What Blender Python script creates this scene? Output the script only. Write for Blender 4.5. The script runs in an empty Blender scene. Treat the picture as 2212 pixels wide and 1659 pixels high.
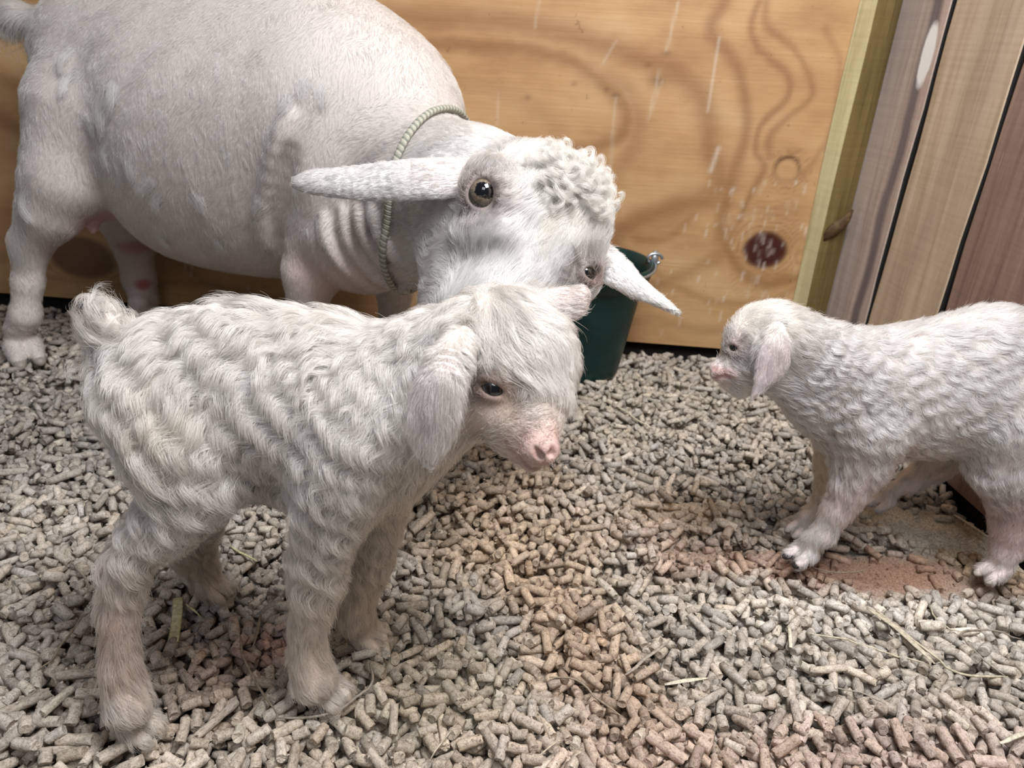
import bpy, bmesh, math, random
import numpy as np
from mathutils import Vector, Matrix

random.seed(7)
RNG = np.random.default_rng(11)
SC = bpy.context.scene
COL = SC.collection

# ------------------------------------------------------------------ camera, world, lights, exposure
CX, CY, FPX, CAMH = 1106.0, 829.5, 1600.0, 0.5
_Z = np.array([CX-915, 4200-CY, FPX]); _Z /= np.linalg.norm(_Z)
_b = (FPX*_Z[2]-(950-CX)*_Z[0])/_Z[1]
_Y = np.array([950-CX, _b, -FPX]); _Y /= np.linalg.norm(_Y)
CR = np.array([np.cross(_Y, _Z), _Y, _Z])          # world axes in camera coordinates
CO = np.array([0, 0, CAMH])
cam = bpy.data.cameras.new('camera')
cam.sensor_width = 36.0
cam.lens = FPX/2212*36.0
cam.clip_start = 0.02
cam.dof.use_dof = True
cam.dof.focus_distance = 0.60
cam.dof.aperture_fstop = 10.0
camo = bpy.data.objects.new('camera', cam)
COL.objects.link(camo)
m = Matrix.Identity(4)
for i in range(3):
    for j in range(3):
        m[i][j] = CR[i, j]
m[0][3], m[1][3], m[2][3] = CO
camo.matrix_world = m
SC.camera = camo

world = bpy.data.worlds.new('sky')
SC.world = world
world.use_nodes = True
bg = world.node_tree.nodes['Background']
bg.inputs[0].default_value = (0.80, 0.88, 1.0, 1)
bg.inputs[1].default_value = 0.12

def area(name, loc, target, size, power, color, sy=None):
    l = bpy.data.lights.new(name, 'AREA')
    l.shape = 'RECTANGLE'
    l.size = size; l.size_y = sy or size
    l.energy = power; l.color = color
    o = bpy.data.objects.new(name, l)
    COL.objects.link(o)
    o.location = loc
    o.rotation_euler = (Vector(target)-Vector(loc)).to_track_quat('-Z', 'Y').to_euler()
    return o
area('high_gap_daylight', (0.30, 0.28, 1.30), (0.05, 0.75, 0.15), 0.42, 24, (0.96, 0.97, 1.0), 0.55)
area('open_front_daylight', (-0.30, -0.80, 1.75), (0.25, 0.8, 0.15), 0.9, 9.0, (0.95, 0.96, 1.0), 0.8)

SC.view_settings.view_transform = 'Standard'
SC.view_settings.look = 'None'
SC.view_settings.gamma = 1.0
SC.view_settings.use_curve_mapping = False
SC.view_settings.exposure = -0.05
SC.cycles.max_bounces = 6
SC.cycles.diffuse_bounces = 3
SC.cycles.glossy_bounces = 3
SC.cycles.transmission_bounces = 4
SC.cycles.adaptive_threshold = 0.03
SC.cycles.use_denoising = True
SC.cycles_curves.shape = 'RIBBONS'

# ------------------------------------------------------------------ helpers
def ray(px, py):
    return CR @ np.array([px-CX, CY-py, -FPX])
def ground(px, py, z=0.0):
    d = ray(px, py); return CO + d*((z-CAMH)/d[2])
def atY(px, py, Y):
    d = ray(px, py); return CO + d*(Y/d[1])
def atX(px, py, X):
    d = ray(px, py); return CO + d*(X/d[0])
def depth(p):
    return -(CR.T @ (np.asarray(p)-CO))[2]
def project(P):
    c = (np.asarray(P)-CO) @ CR
    return CX+FPX*c[..., 0]/-c[..., 2], CY-FPX*c[..., 1]/-c[..., 2], -c[..., 2]

def tag(o, label=None, cat=None, group=None, kind=None):
    if label: o['label'] = label
    if cat: o['category'] = cat
    if group: o['group'] = group
    if kind: o['kind'] = kind
    return o

def link_mesh(name, verts, faces, mats=(), parent=None, smooth=True, mat_idx=None, colors=None, attr='tint'):
    me = bpy.data.meshes.new(name)
    if isinstance(faces, np.ndarray):
        n = faces.shape[1]
        me.vertices.add(len(verts)); me.vertices.foreach_set('co', np.asarray(verts, np.float32).ravel())
        me.loops.add(faces.size); me.loops.foreach_set('vertex_index', faces.astype(np.int32).ravel())
        me.polygons.add(len(faces)); me.polygons.foreach_set('loop_start', np.arange(0, faces.size, n, dtype=np.int32))
        me.update(calc_edges=True)
    else:
        me.from_pydata([tuple(v) for v in verts], [], [tuple(f) for f in faces])
    me.validate()
    if smooth:
        me.polygons.foreach_set('use_smooth', np.ones(len(me.polygons), bool))
    for mt in (mats if isinstance(mats, (list, tuple)) else [mats]):
        me.materials.append(mt)
    if mat_idx is not None:
        me.polygons.foreach_set('material_index', np.asarray(mat_idx, np.int32))
    if colors is not None:
        a = me.attributes.new(attr, 'FLOAT_COLOR', 'POINT')
        c = np.ones((len(verts), 4), np.float32); c[:, :3] = colors
        a.data.foreach_set('color', c.ravel())
    o = bpy.data.objects.new(name, me)
    COL.objects.link(o)
    attach(o, parent)
    return o

def attach(o, parent):
    if parent is not None:
        o.parent = parent; o.matrix_parent_inverse = Matrix.Translation(-parent.location)

def empty(name, loc=(0, 0, 0)):
    o = bpy.data.objects.new(name, None)
    o.empty_display_size = 0.05
    COL.objects.link(o); o.location = loc
    return o

def local(o, p):
    return np.asarray(p) - np.array(o.location)

# smooth value noise made of random plane waves
class Waves:
    def __init__(self, scale, n=14, seed=0):
        r = np.random.default_rng(seed)
        d = r.normal(size=(n, 3)); d /= np.linalg.norm(d, axis=1)[:, None]
        self.k = (d*r.uniform(.5, 1.5, n)[:, None]*2*np.pi/scale).T
        self.ph = r.uniform(0, 6.28, n); self.n = n
    def __call__(self, P):
        P = np.asarray(P)
        out = np.zeros(P.shape[:-1])
        for i in range(self.n):
            out += np.sin(P @ self.k[:, i]+self.ph[i])
        return out*math.sqrt(2/self.n)*.7

def new_mat(name):
    m = bpy.data.materials.new(name); m.use_nodes = True
    nt = m.node_tree; b = nt.nodes['Principled BSDF']
    return m, nt, b
def N(nt, t, **kw):
    n = nt.nodes.new(t)
    for k, v in kw.items():
        if k.startswith('i_'):
            key = k[2:]
            n.inputs[int(key) if key.isdigit() else key].default_value = v
        else: setattr(n, k, v)
    return n
def L(nt, a, b): nt.links.new(a, b)
def ramp(nt, fac, stops):
    r = nt.nodes.new('ShaderNodeValToRGB')
    el = r.color_ramp.elements
    while len(el) < len(stops): el.new(0.5)
    for e, (p, c) in zip(el, stops):
        e.position = p; e.color = (*c, 1)
    if fac is not None: L(nt, fac, r.inputs[0])
    return r
def mixc(nt, fac, a, b, mode='MIX'):
    n = nt.nodes.new('ShaderNodeMix'); n.data_type = 'RGBA'; n.blend_type = mode
    for s, v in ((0, fac), (6, a), (7, b)):
        if hasattr(v, 'is_linked') or hasattr(v, 'links'): L(nt, v, n.inputs[s])
        elif s == 0: n.inputs[0].default_value = v
        else: n.inputs[s].default_value = (*v, 1)
    return n.outputs[2]
def noise(nt, vec, scale, detail=3, rough=.5, dist=0):
    n = N(nt, 'ShaderNodeTexNoise'); n.inputs['Scale'].default_value = scale
    n.inputs['Detail'].default_value = detail; n.inputs['Roughness'].default_value = rough
    n.inputs['Distortion'].default_value = dist
    if vec is not None: L(nt, vec, n.inputs['Vector'])
    return n.outputs[0]
def mapping(nt, scale=(1, 1, 1), coord='Object', rot=(0, 0, 0)):
    tc = N(nt, 'ShaderNodeTexCoord'); mp = N(nt, 'ShaderNodeMapping')
    L(nt, tc.outputs[coord], mp.inputs[0]); mp.inputs['Scale'].default_value = scale
    mp.inputs['Rotation'].default_value = rot
    return mp.outputs[0]
def bump(nt, b, h, strength=.4, dist=.001):
    n = N(nt, 'ShaderNodeBump'); n.inputs['Strength'].default_value = strength
    n.inputs['Distance'].default_value = dist
    L(nt, h, n.inputs['Height']); L(nt, n.outputs[0], b.inputs['Normal'])
def simple_mat(name, col, rough=.6, spec=.3, metal=0.):
    m, nt, b = new_mat(name)
    b.inputs['Base Color'].default_value = (*col, 1); b.inputs['Roughness'].default_value = rough
    b.inputs['Specular IOR Level'].default_value = spec; b.inputs['Metallic'].default_value = metal
    return m
def srgb(r, g, b):
    f = lambda c: (c/255/12.92) if c/255 <= .04045 else ((c/255+.055)/1.055)**2.4
    return (f(r), f(g), f(b))

def catmull(pts, n):
    P = np.asarray(pts, float)
    if len(P) == 2:
        t = np.linspace(0, 1, n)[:, None]; return P[0]*(1-t)+P[1]*t
    Q = np.vstack([2*P[0]-P[1], P, 2*P[-1]-P[-2]])
    out = []
    for u in np.linspace(0, len(P)-1-1e-9, n):
        i = int(u); t = u-i
        a, b, c, d = Q[i:i+4]
        out.append(.5*((2*b)+(-a+c)*t+(2*a-5*b+4*c-d)*t*t+(-a+3*b-3*c+d)*t**3))
    return np.array(out)

def tube(path, rad, sides=8, flat=1.0, up=(0, 0, 1), caps=True):
    """verts, faces of a tube along path; rad scalar or list; flat squashes it along up."""
    P = np.asarray(path, float); n = len(P)
    rad = np.broadcast_to(np.asarray(rad, float), (n,))
    T = np.gradient(P, axis=0); T /= np.linalg.norm(T, axis=1)[:, None]+1e-12
    up = np.asarray(up, float)
    V = []; F = []
    for i in range(n):
        s = np.cross(T[i], up)
        if np.linalg.norm(s) < 1e-5: s = np.cross(T[i], (1, 0.1, 0))
        s /= np.linalg.norm(s); u = np.cross(s, T[i])
        for k in range(sides):
            a = 2*math.pi*k/sides
            V.append(P[i]+rad[i]*(math.cos(a)*s+flat*math.sin(a)*u))
    for i in range(n-1):
        for k in range(sides):
            k2 = (k+1) % sides
            F.append((i*sides+k, i*sides+k2, (i+1)*sides+k2, (i+1)*sides+k))
    if caps:
        F.append(tuple(range(sides))[::-1]); F.append(tuple((n-1)*sides+k for k in range(sides)))
    return V, F
# ------------------------------------------------------------------ room shell
# plywood wall stands on a line Y = WA + WB*X, the board wall on X = WX
WA, WB, WX = 1.262, -0.170, 0.668
def on_ply(px, py, off=0.0):
    d = ray(px, py)
    t = (WA-off)/(d[1]-WB*d[0])
    return CO+d*t
UW = np.array([1, WB, 0]); UW /= np.linalg.norm(UW)      # along the plywood
def ply_uv(P):
    P = np.asarray(P); return (P-np.array([0, WA, 0])) @ UW, P[..., 2]

def seg_dist(U, V, pts):
    D = np.full(U.shape, 9.0)
    for (a, b) in zip(pts[:-1], pts[1:]):
        ab = b-a; t = np.clip(((U-a[0])*ab[0]+(V-a[1])*ab[1])/(ab@ab+1e-12), 0, 1)
        D = np.minimum(D, np.hypot(U-a[0]-t*ab[0], V-a[1]-t*ab[1]))
    return D

def build_plywood():
    u0, u1, z0, z1 = -1.75, 0.622, 0.012, 1.30
    du = 0.004
    us = np.arange(u0, u1+1e-6, du); zs = np.arange(z0, 0.72, du)
    zs = np.append(zs, np.linspace(0.74, z1, 20))
    U, V = np.meshgrid(us, zs)
    band = np.zeros(U.shape); dark = np.zeros(U.shape); white = np.zeros(U.shape)
    w1, w2 = Waves(.09, 10, 3), Waves(.03, 10, 4)
    PP = np.stack([U, V, U*0], -1)
    Uw = U+w1(PP)*.004; Vw = V+w2(PP)*.0015
    def line(pix, half, amp, soft=.35, arr=None):
        pts = catmull([np.array(ply_uv(on_ply(*p))) for p in pix], 26)
        d = seg_dist(Uw, Vw, pts)
        v = amp/(1+np.exp(((d-half)/(half*soft)).clip(-30, 30)))
        np.maximum(band if arr is None else arr, v, out=band if arr is None else arr)
    # broad early / late wood bands followed by eye
    line([(760, 30), (900, 38), (1100, 48), (1240, 75), (1330, 110), (1420, 140), (1500, 190), (1530, 260), (1530, 320), (1560, 370), (1550, 420), (1440, 450), (1340, 500), (1330, 560)], .015, .50)
    line([(860, 90), (1000, 98), (1110, 103), (1200, 120), (1270, 150), (1320, 190), (1350, 240), (1330, 300), (1240, 330)], .010, .55)
    line([(1270, 150), (1340, 185), (1375, 250), (1360, 330), (1300, 400)], .016, .33)
    line([(1570, 0), (1535, 65), (1570, 120), (1600, 180), (1605, 250), (1600, 330), (1570, 420), (1555, 500), (1580, 560), (1640, 610), (1720, 600)], .009, .5)
    line([(1650, 0), (1625, 60), (1640, 105), (1690, 150), (1690, 210), (1640, 270), (1635, 330), (1650, 360), (1620, 420), (1600, 480)], .005, .5)
    line([(1665, 0), (1665, 60), (1720, 110), (1750, 170), (1755, 215), (1700, 250), (1665, 290), (1660, 340)], .005, .42)
    line([(1790, 60), (1810, 150), (1800, 260), (1770, 330), (1740, 380)], .004, .3)
    line([(1340, 500), (1420, 520), (1490, 470), (1560, 380)], .006, .28)
    line([(880, 170), (1060, 185), (1180, 250), (1220, 330), (1200, 420)], .014, .18)
    line([(1330, 620), (1440, 610), (1540, 560), (1580, 500)], .010, .35)
    line([(1290, 700), (1420, 690), (1520, 715), (1600, 700)], .009, .25)
    line([(1390, 560), (1470, 620), (1560, 655), (1660, 650), (1720, 620)], .005, .3)
    line([(0, 250), (60, 300), (120, 420), (60, 520), (0, 560)], .012, .4)
    line([(0, 170), (90, 210), (160, 330)], .010, .4)
    line([(120, 600), (260, 620), (420, 610), (560, 640), (700, 660)], .006, .3)
    line([(80, 480), (200, 470), (330, 520), (420, 600)], .004, .3)
    for k, (cx, cy, rx, ry, ex) in enumerate([(1652, 540, 46, 41, 6), (1700, 366, 27, 26, 4), (178, 557, 70, 46, 3)]):
        c = np.array(ply_uv(on_ply(cx, cy))); e = np.array(ply_uv(on_ply(cx+rx, cy))); g = np.array(ply_uv(on_ply(cx, cy-ry)))
        a = abs(e[0]-c[0]); b = abs(g[1]-c[1])
        rr = np.hypot((U-c[0]+w2(PP)*.0015)/a, (V-c[1])/b)
        if k == 1:   # a knot ring: dark rim, plain middle
            dark = np.maximum(dark, .85*np.exp(-((rr-1)/.16)**2)*(0.6+.4*np.sin(np.arctan2(V-c[1], U-c[0])*1.0)))
        else:
            dark = np.maximum(dark, (1.0 if k == 0 else .75)/(1+np.exp((rr-1)/.05)))
        for q in range(1, ex):
            band = np.maximum(band, (.42-.05*q)*np.exp(-((rr-1-.28*q*(1+.3*w1(PP)))/.05)**2))
    for p in [(1420, 175, 20, 12), (1400, 140, 8, 4), (1310, 195, 6, 5), (1440, 115, 10, 5), (1330, 205, 10, 5), (1290, 640, 8, 7), (1240, 180, 6, 4), (1140, 210, 7, 5)]:
        c = np.array(ply_uv(on_ply(p[0], p[1]))); e = np.array(ply_uv(on_ply(p[0]+p[2], p[1])))
        a = abs(e[0]-c[0]); dark = np.maximum(dark, .45*np.exp(-((U-c[0])/a)**2-((V-c[1])/(a*p[3]/p[2]))**2))
    # scratches and white splashes
    r = np.random.default_rng(5)
    def scratch(p, q, wid, amp):
        a, b = np.array(ply_uv(on_ply(*p))), np.array(ply_uv(on_ply(*q)))
        d = seg_dist(U, V, [a, b]); np.maximum(white, .55*amp*np.exp(-(d/wid)**2), out=white)
    for p, q, w, a in [((1465, 5), (1440, 110), .0022, .5), ((1425, 150), (1400, 260), .0022, .4), ((1555, 80), (1528, 240), .002, .6), ((1330, 210), (1318, 370), .0025, .35),
                       ((1552, 320), (1535, 370), .0035, .8), ((1165, 0), (1155, 60), .002, .35), ((1330, 90), (1300, 140), .002, .4), ((1430, 175), (1405, 250), .002, .3),
                       ((1075, 200), (1075, 270), .002, .3)]:
        scratch(p, q, w, a)
    for i in range(110):
        cx = r.normal(1630, 75); cy = r.uniform(390, 680)
        if cx > 1745: continue
        l = r.uniform(4, 22); scratch((cx, cy), (cx-r.uniform(0, 4), cy+l), r.uniform(.0012, .0026), r.uniform(.25, .8))
    for i in range(40):
        cx = r.uniform(350, 1500); cy = r.uniform(560, 720)
        scratch((cx, cy), (cx-2, cy+r.uniform(5, 25)), .0018, r.uniform(.2, .55))
    verts = np.stack([U*UW[0], WA+U*UW[1], V], -1).reshape(-1, 3)
    ny, nx = U.shape
    idx = np.arange(ny*nx).reshape(ny, nx)
    F = np.stack([idx[:-1, :-1], idx[:-1, 1:], idx[1:, 1:], idx[1:, :-1]], -1).reshape(-1, 4)
    # thickness: the sheet's back and edges
    th = np.array([-WB, 1, 0])/np.hypot(1, WB)*.012
    n0 = len(verts)
    corner = [idx[0, 0], idx[0, -1], idx[-1, -1], idx[-1, 0]]
    back = verts[corner]+th
    verts = np.vstack([verts, back])
    b0, b1, b2, b3 = range(n0, n0+4)
    F2 = np.array([[b1, b0, b3, b2], [corner[0], b0, b1, corner[1]], [corner[1], b1, b2, corner[2]], [corner[3], corner[2], b2, b3], [corner[0], corner[3], b3, b0]])
    F = np.vstack([F, F2])
    colr = np.zeros((len(verts), 3)); colr[:n0, 0] = band.ravel(); colr[:n0, 1] = dark.ravel(); colr[:n0, 2] = white.ravel()
    m, nt, b = new_mat('plywood')
    at = N(nt, 'ShaderNodeAttribute', attribute_name='tint')
    sp = N(nt, 'ShaderNodeSeparateColor'); L(nt, at.outputs['Color'], sp.inputs[0])
    fine = noise(nt, mapping(nt, (6, 6, 190)), 1.0, 4, .6, .3)
    blotch = noise(nt, mapping(nt, (1, 1, 2.2)), 5.0, 4, .6)
    base = ramp(nt, blotch, [(.30, srgb(166, 126, 86)), (.5, srgb(188, 149, 104)), (.70, srgb(199, 163, 119))])
    fr = ramp(nt, fine, [(.35, (.965, .955, .945)), (.6, (1.015, 1.01, 1.0))])
    c = mixc(nt, 1.0, base.outputs[0], fr.outputs[0], 'MULTIPLY')
    c = mixc(nt, sp.outputs[0], c, srgb(112, 66, 36))
    c = mixc(nt, sp.outputs[1], c, srgb(66, 28, 22))
    speck = noise(nt, mapping(nt, (1, 1, 1)), 60, 3, .6)
    spr = ramp(nt, speck, [(.69, (0, 0, 0)), (.74, (1, 1, 1))])
    mm = N(nt, 'ShaderNodeMath', operation='MULTIPLY', i_1=.35); L(nt, spr.outputs[0], mm.inputs[0])
    c = mixc(nt, mm.outputs[0], c, srgb(90, 62, 40))
    c = mixc(nt, sp.outputs[2], c, srgb(225, 214, 200))
    L(nt, c, b.inputs['Base Color'])
    b.inputs['Roughness'].default_value = .42; b.inputs['Specular IOR Level'].default_value = .45
    ripple = noise(nt, mapping(nt, (14, 14, 60)), 1.0, 3, .5, .2)
    ad = N(nt, 'ShaderNodeMath', operation='ADD'); L(nt, ripple, ad.inputs[0]); L(nt, fine, ad.inputs[1])
    bump(nt, b, ad.outputs[0], .35, .0012)
    o = link_mesh('wall_back', verts, F, m, smooth=False, colors=colr)
    tag(o, 'plywood sheet wall with orange-brown grain and dark knots', 'wall', kind='structure')
    # added black strip that paints in the shade of the gap under the sheet
    v, f = box_pts(-1.75, 0.66, -0.05, 0.03)
    w = link_mesh('gap_shade_back', v, f, simple_mat('sheet_gap_shade', (.012, .010, .009), .9), smooth=False)
    tag(w, 'black strip painted in as the shade of the gap under the plywood wall', 'shade strip', kind='structure')

def box_pts(u0, u1, z0, z1, o0=.016, o1=.05):
    nrm = np.array([-WB, 1, 0])/np.hypot(1, WB)
    v = []
    for o in (o0, o1):
        for (u, z) in ((u0, z0), (u1, z0), (u1, z1), (u0, z1)):
            v.append(np.array([0, WA, 0])+UW*u+nrm*o+np.array([0, 0, z]))
    f = [(0, 1, 2, 3), (5, 4, 7, 6), (0, 4, 5, 1), (3, 2, 6, 7), (1, 5, 6, 2), (0, 3, 7, 4)]
    return v, f

def wood_mat(name, dark, mid, light, along=(60, 60, 3), rough=.7, gstr=.5, streak=None):
    m, nt, b = new_mat(name)
    g = noise(nt, mapping(nt, along), 1.0, 5, .65, .4)
    big = noise(nt, mapping(nt, (9, 9, 1.6)), 1.0, 3, .5, .3)
    r = ramp(nt, g, [(.30, dark), (.52, mid), (.75, light)])
    r2 = ramp(nt, big, [(.3, (.80, .80, .82)), (.7, (1.12, 1.1, 1.08))])
    c = mixc(nt, 1, r.outputs[0], r2.outputs[0], 'MULTIPLY')
    saw = noise(nt, mapping(nt, (4, 10, 240)), 1.0, 2, .5)
    r3 = ramp(nt, saw, [(.35, (.90, .89, .88)), (.6, (1.05, 1.05, 1.05))])
    c = mixc(nt, gstr, c, mixc(nt, 1, c, r3.outputs[0], 'MULTIPLY'))
    sc = noise(nt, mapping(nt, (150, 150, 12)), 1.0, 2, .5)
    r4 = ramp(nt, sc, [(.74, (0, 0, 0)), (.78, (1, 1, 1))])
    mm = N(nt, 'ShaderNodeMath', operation='MULTIPLY', i_1=.4); L(nt, r4.outputs[0], mm.inputs[0])
    c = mixc(nt, mm.outputs[0], c, srgb(205, 196, 188))
    if streak is not None:                    # a weathered grey stripe at a world Y, and a white oval patch
        tc = N(nt, 'ShaderNodeTexCoord'); sx = N(nt, 'ShaderNodeSeparateXYZ'); L(nt, tc.outputs['Object'], sx.inputs[0])
        wob = noise(nt, mapping(nt, (1, 1, 3)), 3, 2); 
        a1 = N(nt, 'ShaderNodeMath', operation='MULTIPLY_ADD', i_1=.02, i_2=-.01); L(nt, wob, a1.inputs[0])
        a2 = N(nt, 'ShaderNodeMath', operation='ADD'); L(nt, sx.outputs[1], a2.inputs[0]); L(nt, a1.outputs[0], a2.inputs[1])
        a3 = N(nt, 'ShaderNodeMath', operation='SUBTRACT', i_1=streak[0]); L(nt, a2.outputs[0], a3.inputs[0])
        a4 = N(nt, 'ShaderNodeMath', operation='ABSOLUTE'); L(nt, a3.outputs[0], a4.inputs[0])
        rr = N(nt, 'ShaderNodeMapRange'); rr.inputs[1].default_value = streak[1]*1.3; rr.inputs[2].default_value = streak[1]*.5
        rr.inputs[3].default_value = 0; rr.inputs[4].default_value = .75; L(nt, a4.outputs[0], rr.inputs[0])
        c = mixc(nt, rr.outputs[0], c, srgb(92, 84, 90))
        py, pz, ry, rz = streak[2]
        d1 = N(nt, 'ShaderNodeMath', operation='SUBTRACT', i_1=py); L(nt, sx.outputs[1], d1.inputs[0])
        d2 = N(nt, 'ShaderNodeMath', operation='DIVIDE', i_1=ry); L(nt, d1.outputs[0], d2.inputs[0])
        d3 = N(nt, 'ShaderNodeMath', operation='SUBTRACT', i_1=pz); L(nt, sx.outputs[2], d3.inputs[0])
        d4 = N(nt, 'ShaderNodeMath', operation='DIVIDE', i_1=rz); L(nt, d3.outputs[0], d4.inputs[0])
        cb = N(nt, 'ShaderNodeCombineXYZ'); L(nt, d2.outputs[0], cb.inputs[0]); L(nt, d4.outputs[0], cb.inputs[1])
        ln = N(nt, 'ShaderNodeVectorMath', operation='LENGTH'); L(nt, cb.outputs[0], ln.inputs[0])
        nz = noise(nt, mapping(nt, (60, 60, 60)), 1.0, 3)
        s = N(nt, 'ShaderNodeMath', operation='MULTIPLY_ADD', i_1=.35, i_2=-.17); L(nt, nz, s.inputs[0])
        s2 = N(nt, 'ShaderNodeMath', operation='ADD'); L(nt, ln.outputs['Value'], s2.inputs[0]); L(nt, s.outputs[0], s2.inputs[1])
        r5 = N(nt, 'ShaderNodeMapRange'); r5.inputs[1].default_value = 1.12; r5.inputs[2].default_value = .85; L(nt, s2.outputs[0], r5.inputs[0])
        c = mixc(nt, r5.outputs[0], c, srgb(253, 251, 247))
    L(nt, c, b.inputs['Base Color']); b.inputs['Roughness'].default_value = rough
    b.inputs['Specular IOR Level'].default_value = .25
    bump(nt, b, g, .35, .0015)
    return m

SIDE = []
def slab(y0, y1, z0, z1, x0, x1, seed, bev=.003, wav=.0015):
    """a board with rounded, slightly wavy edges; y0 < y1"""
    r = np.random.default_rng(seed)
    n = 28
    V = []; F = []
    prof = [(x1, y0), (x0+bev, y0), (x0+bev*.3, y0+bev*.3), (x0, y0+bev), (x0, y1-bev), (x0+bev*.3, y1-bev*.3), (x0+bev, y1), (x1, y1)]
    for i in range(n):
        z = z0+(z1-z0)*i/(n-1)
        w0, w1 = wav*math.sin(z*17+seed)+wav*.6*math.sin(z*41+seed*2), wav*math.sin(z*15+seed*3)+wav*.6*math.sin(z*33+seed)
        for q, (x, y) in enumerate(prof):
            V.append((x, y+(w0 if q < 4 else w1), z))
    k = len(prof)
    for i in range(n-1):
        for q in range(k):
            q2 = (q+1) % k
            F.append((i*k+q, (i+1)*k+q, (i+1)*k+q2, i*k+q2)); SIDE.append(q in (0, 1))
    F.append(tuple(range(k))); F.append(tuple((n-1)*k+q for q in range(k))[::-1]); SIDE.extend([False, False])
    return V, F

def build_boards():
    # edges between boards, as Y on the plane X = WX, read off the photograph
    def yy(px, py): return atX(px, py, WX)[1]
    y_post = yy(1778, 700)
    g1 = yy(1873, 690); g2 = yy(2043, 640)
    edges = [(1.1655, g1+.004), (g1-.005, g2+.0035), (g2-.004, .53), (.525, .36), (.355, .19), (.185, .02), (.015, -.15), (-.155, -.32), (-.325, -.49)]
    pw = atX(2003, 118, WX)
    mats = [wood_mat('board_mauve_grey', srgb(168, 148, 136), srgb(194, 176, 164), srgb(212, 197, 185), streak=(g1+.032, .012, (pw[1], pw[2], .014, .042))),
            wood_mat('board_tan', srgb(178, 158, 132), srgb(200, 180, 154), srgb(214, 197, 172)),
            wood_mat('board_dark_brown', srgb(120, 98, 88), srgb(146, 122, 110), srgb(164, 140, 127)),
            simple_mat('board_gap_shade', (.015, .013, .012), .9)]
    V = []; F = []; MI = []
    for i, (a, b_) in enumerate(edges):
        SIDE.clear()
        v, f = slab(b_, a, -.004 if i else .0, 1.3, WX, WX+.008, 3+i)
        o = len(V); V += v; F += [tuple(x+o for x in q) for q in f]
        MI += [3 if sd else (i if i < 3 else (i % 3)) for sd in SIDE]  # board edges facing the camera are painted black as gap shade
    # black backing sheet, painting in the shade seen through the board gaps
    v = [(WX+.012, -.6, -.06), (WX+.012, 1.3, -.06), (WX+.012, 1.3, 1.3), (WX+.012, -.6, 1.3), (WX+.04, -.6, -.06), (WX+.04, 1.3, -.06), (WX+.04, 1.3, 1.3), (WX+.04, -.6, 1.3)]
    f = [(0, 3, 2, 1), (4, 5, 6, 7), (0, 1, 5, 4), (3, 7, 6, 2), (1, 2, 6, 5), (0, 4, 7, 3)]
    o = len(V); V += v; F += [tuple(x+o for x in q) for q in f]; MI += [3]*6
    w = link_mesh('wall_right', V, F, mats, smooth=False, mat_idx=MI)
    tag(w, 'wall of upright rough-sawn boards with dark gaps between', 'wall', kind='structure')

def build_post():
    # chamfered green-tinted corner post; narrow left face coloured as lit, right face as shaded
    zt = 1.3
    prof = [np.array(p) for p in [(.604, 1.158, 0), (.614, 1.128, 0), (.645, 1.134, 0), (.664, 1.148, 0), (.660, 1.149, 0)]]
    M0, R0 = prof[1], prof[2]
    V = []; F = []; MI = []
    n = 40
    for i in range(n):
        z = zt*i/(n-1)
        for q, p in enumerate(prof):
            w = (.0012*math.sin(z*13+q)) if q < 2 else 0
            V.append((p[0]+w, p[1]-abs(w)*.4, z))
    k = len(prof)
    for i in range(n-1):
        for q in range(k):
            q2 = (q+1) % k
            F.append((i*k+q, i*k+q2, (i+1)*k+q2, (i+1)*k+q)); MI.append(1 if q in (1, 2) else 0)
    F.append(tuple(range(k))[::-1]); MI.append(0); F.append(tuple((n-1)*k+q for q in range(k))); MI.append(0)
    a = wood_mat('post_lit_green', srgb(176, 164, 116), srgb(206, 196, 150), srgb(222, 214, 172), (50, 50, 4))
    b_ = wood_mat('post_shaded_olive', srgb(92, 78, 42), srgb(116, 100, 60), srgb(134, 118, 76), (50, 50, 4))
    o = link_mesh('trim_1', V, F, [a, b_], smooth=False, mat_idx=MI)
    tag(o, 'pale green treated timber post in the corner', 'post', kind='structure')
    # split knot in the post, a raised dark bark scar
    q = atY(1806, 492, M0[1]+.001)
    v, f = tube(catmull([q+np.array([-.016, 0, -.022]), q+np.array([-.008, -.002, -.006]), q+np.array([.010, -.003, .012]), q+np.array([.02, -.001, .03])], 12),
                [.001, .004, .007, .009, .010, .011, .010, .009, .008, .006, .004, .002], 8, .5, (0, 1, 0))
    link_mesh('knot_scar', v, f, wood_mat('bark', srgb(60, 44, 28), srgb(88, 68, 44), srgb(110, 90, 60), (80, 80, 80)), o)
build_plywood(); build_boards(); build_post()
# ------------------------------------------------------------------ bedding: sawdust ground, pellets, straw
def zone(px, py, rx, ry, rot=0):
    """an ellipse on the ground around a pixel: centre, axes in metres, rotation"""
    c = ground(px, py)[:2]; return c, rx, ry, rot
def zmask(P, z, soft=.25, wob=None):
    c, rx, ry, rot = z
    d = P[..., :2]-c; cs, sn = math.cos(rot), math.sin(rot)
    r = np.hypot((d[..., 0]*cs+d[..., 1]*sn)/rx, (-d[..., 0]*sn+d[..., 1]*cs)/ry)
    if wob is not None: r = r+wob
    return 1/(1+np.exp((r-1)/soft*4))
GW1, GW2 = Waves(.10, 12, 21), Waves(.35, 10, 22)
DUST = [zone(1975, 1205, .14, .055, -.12), zone(1480, 1075, .060, .022, 0.2), zone(1500, 1175, .060, .022, -.2), zone(2000, 1125, .13, .06, -.5)]
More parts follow.
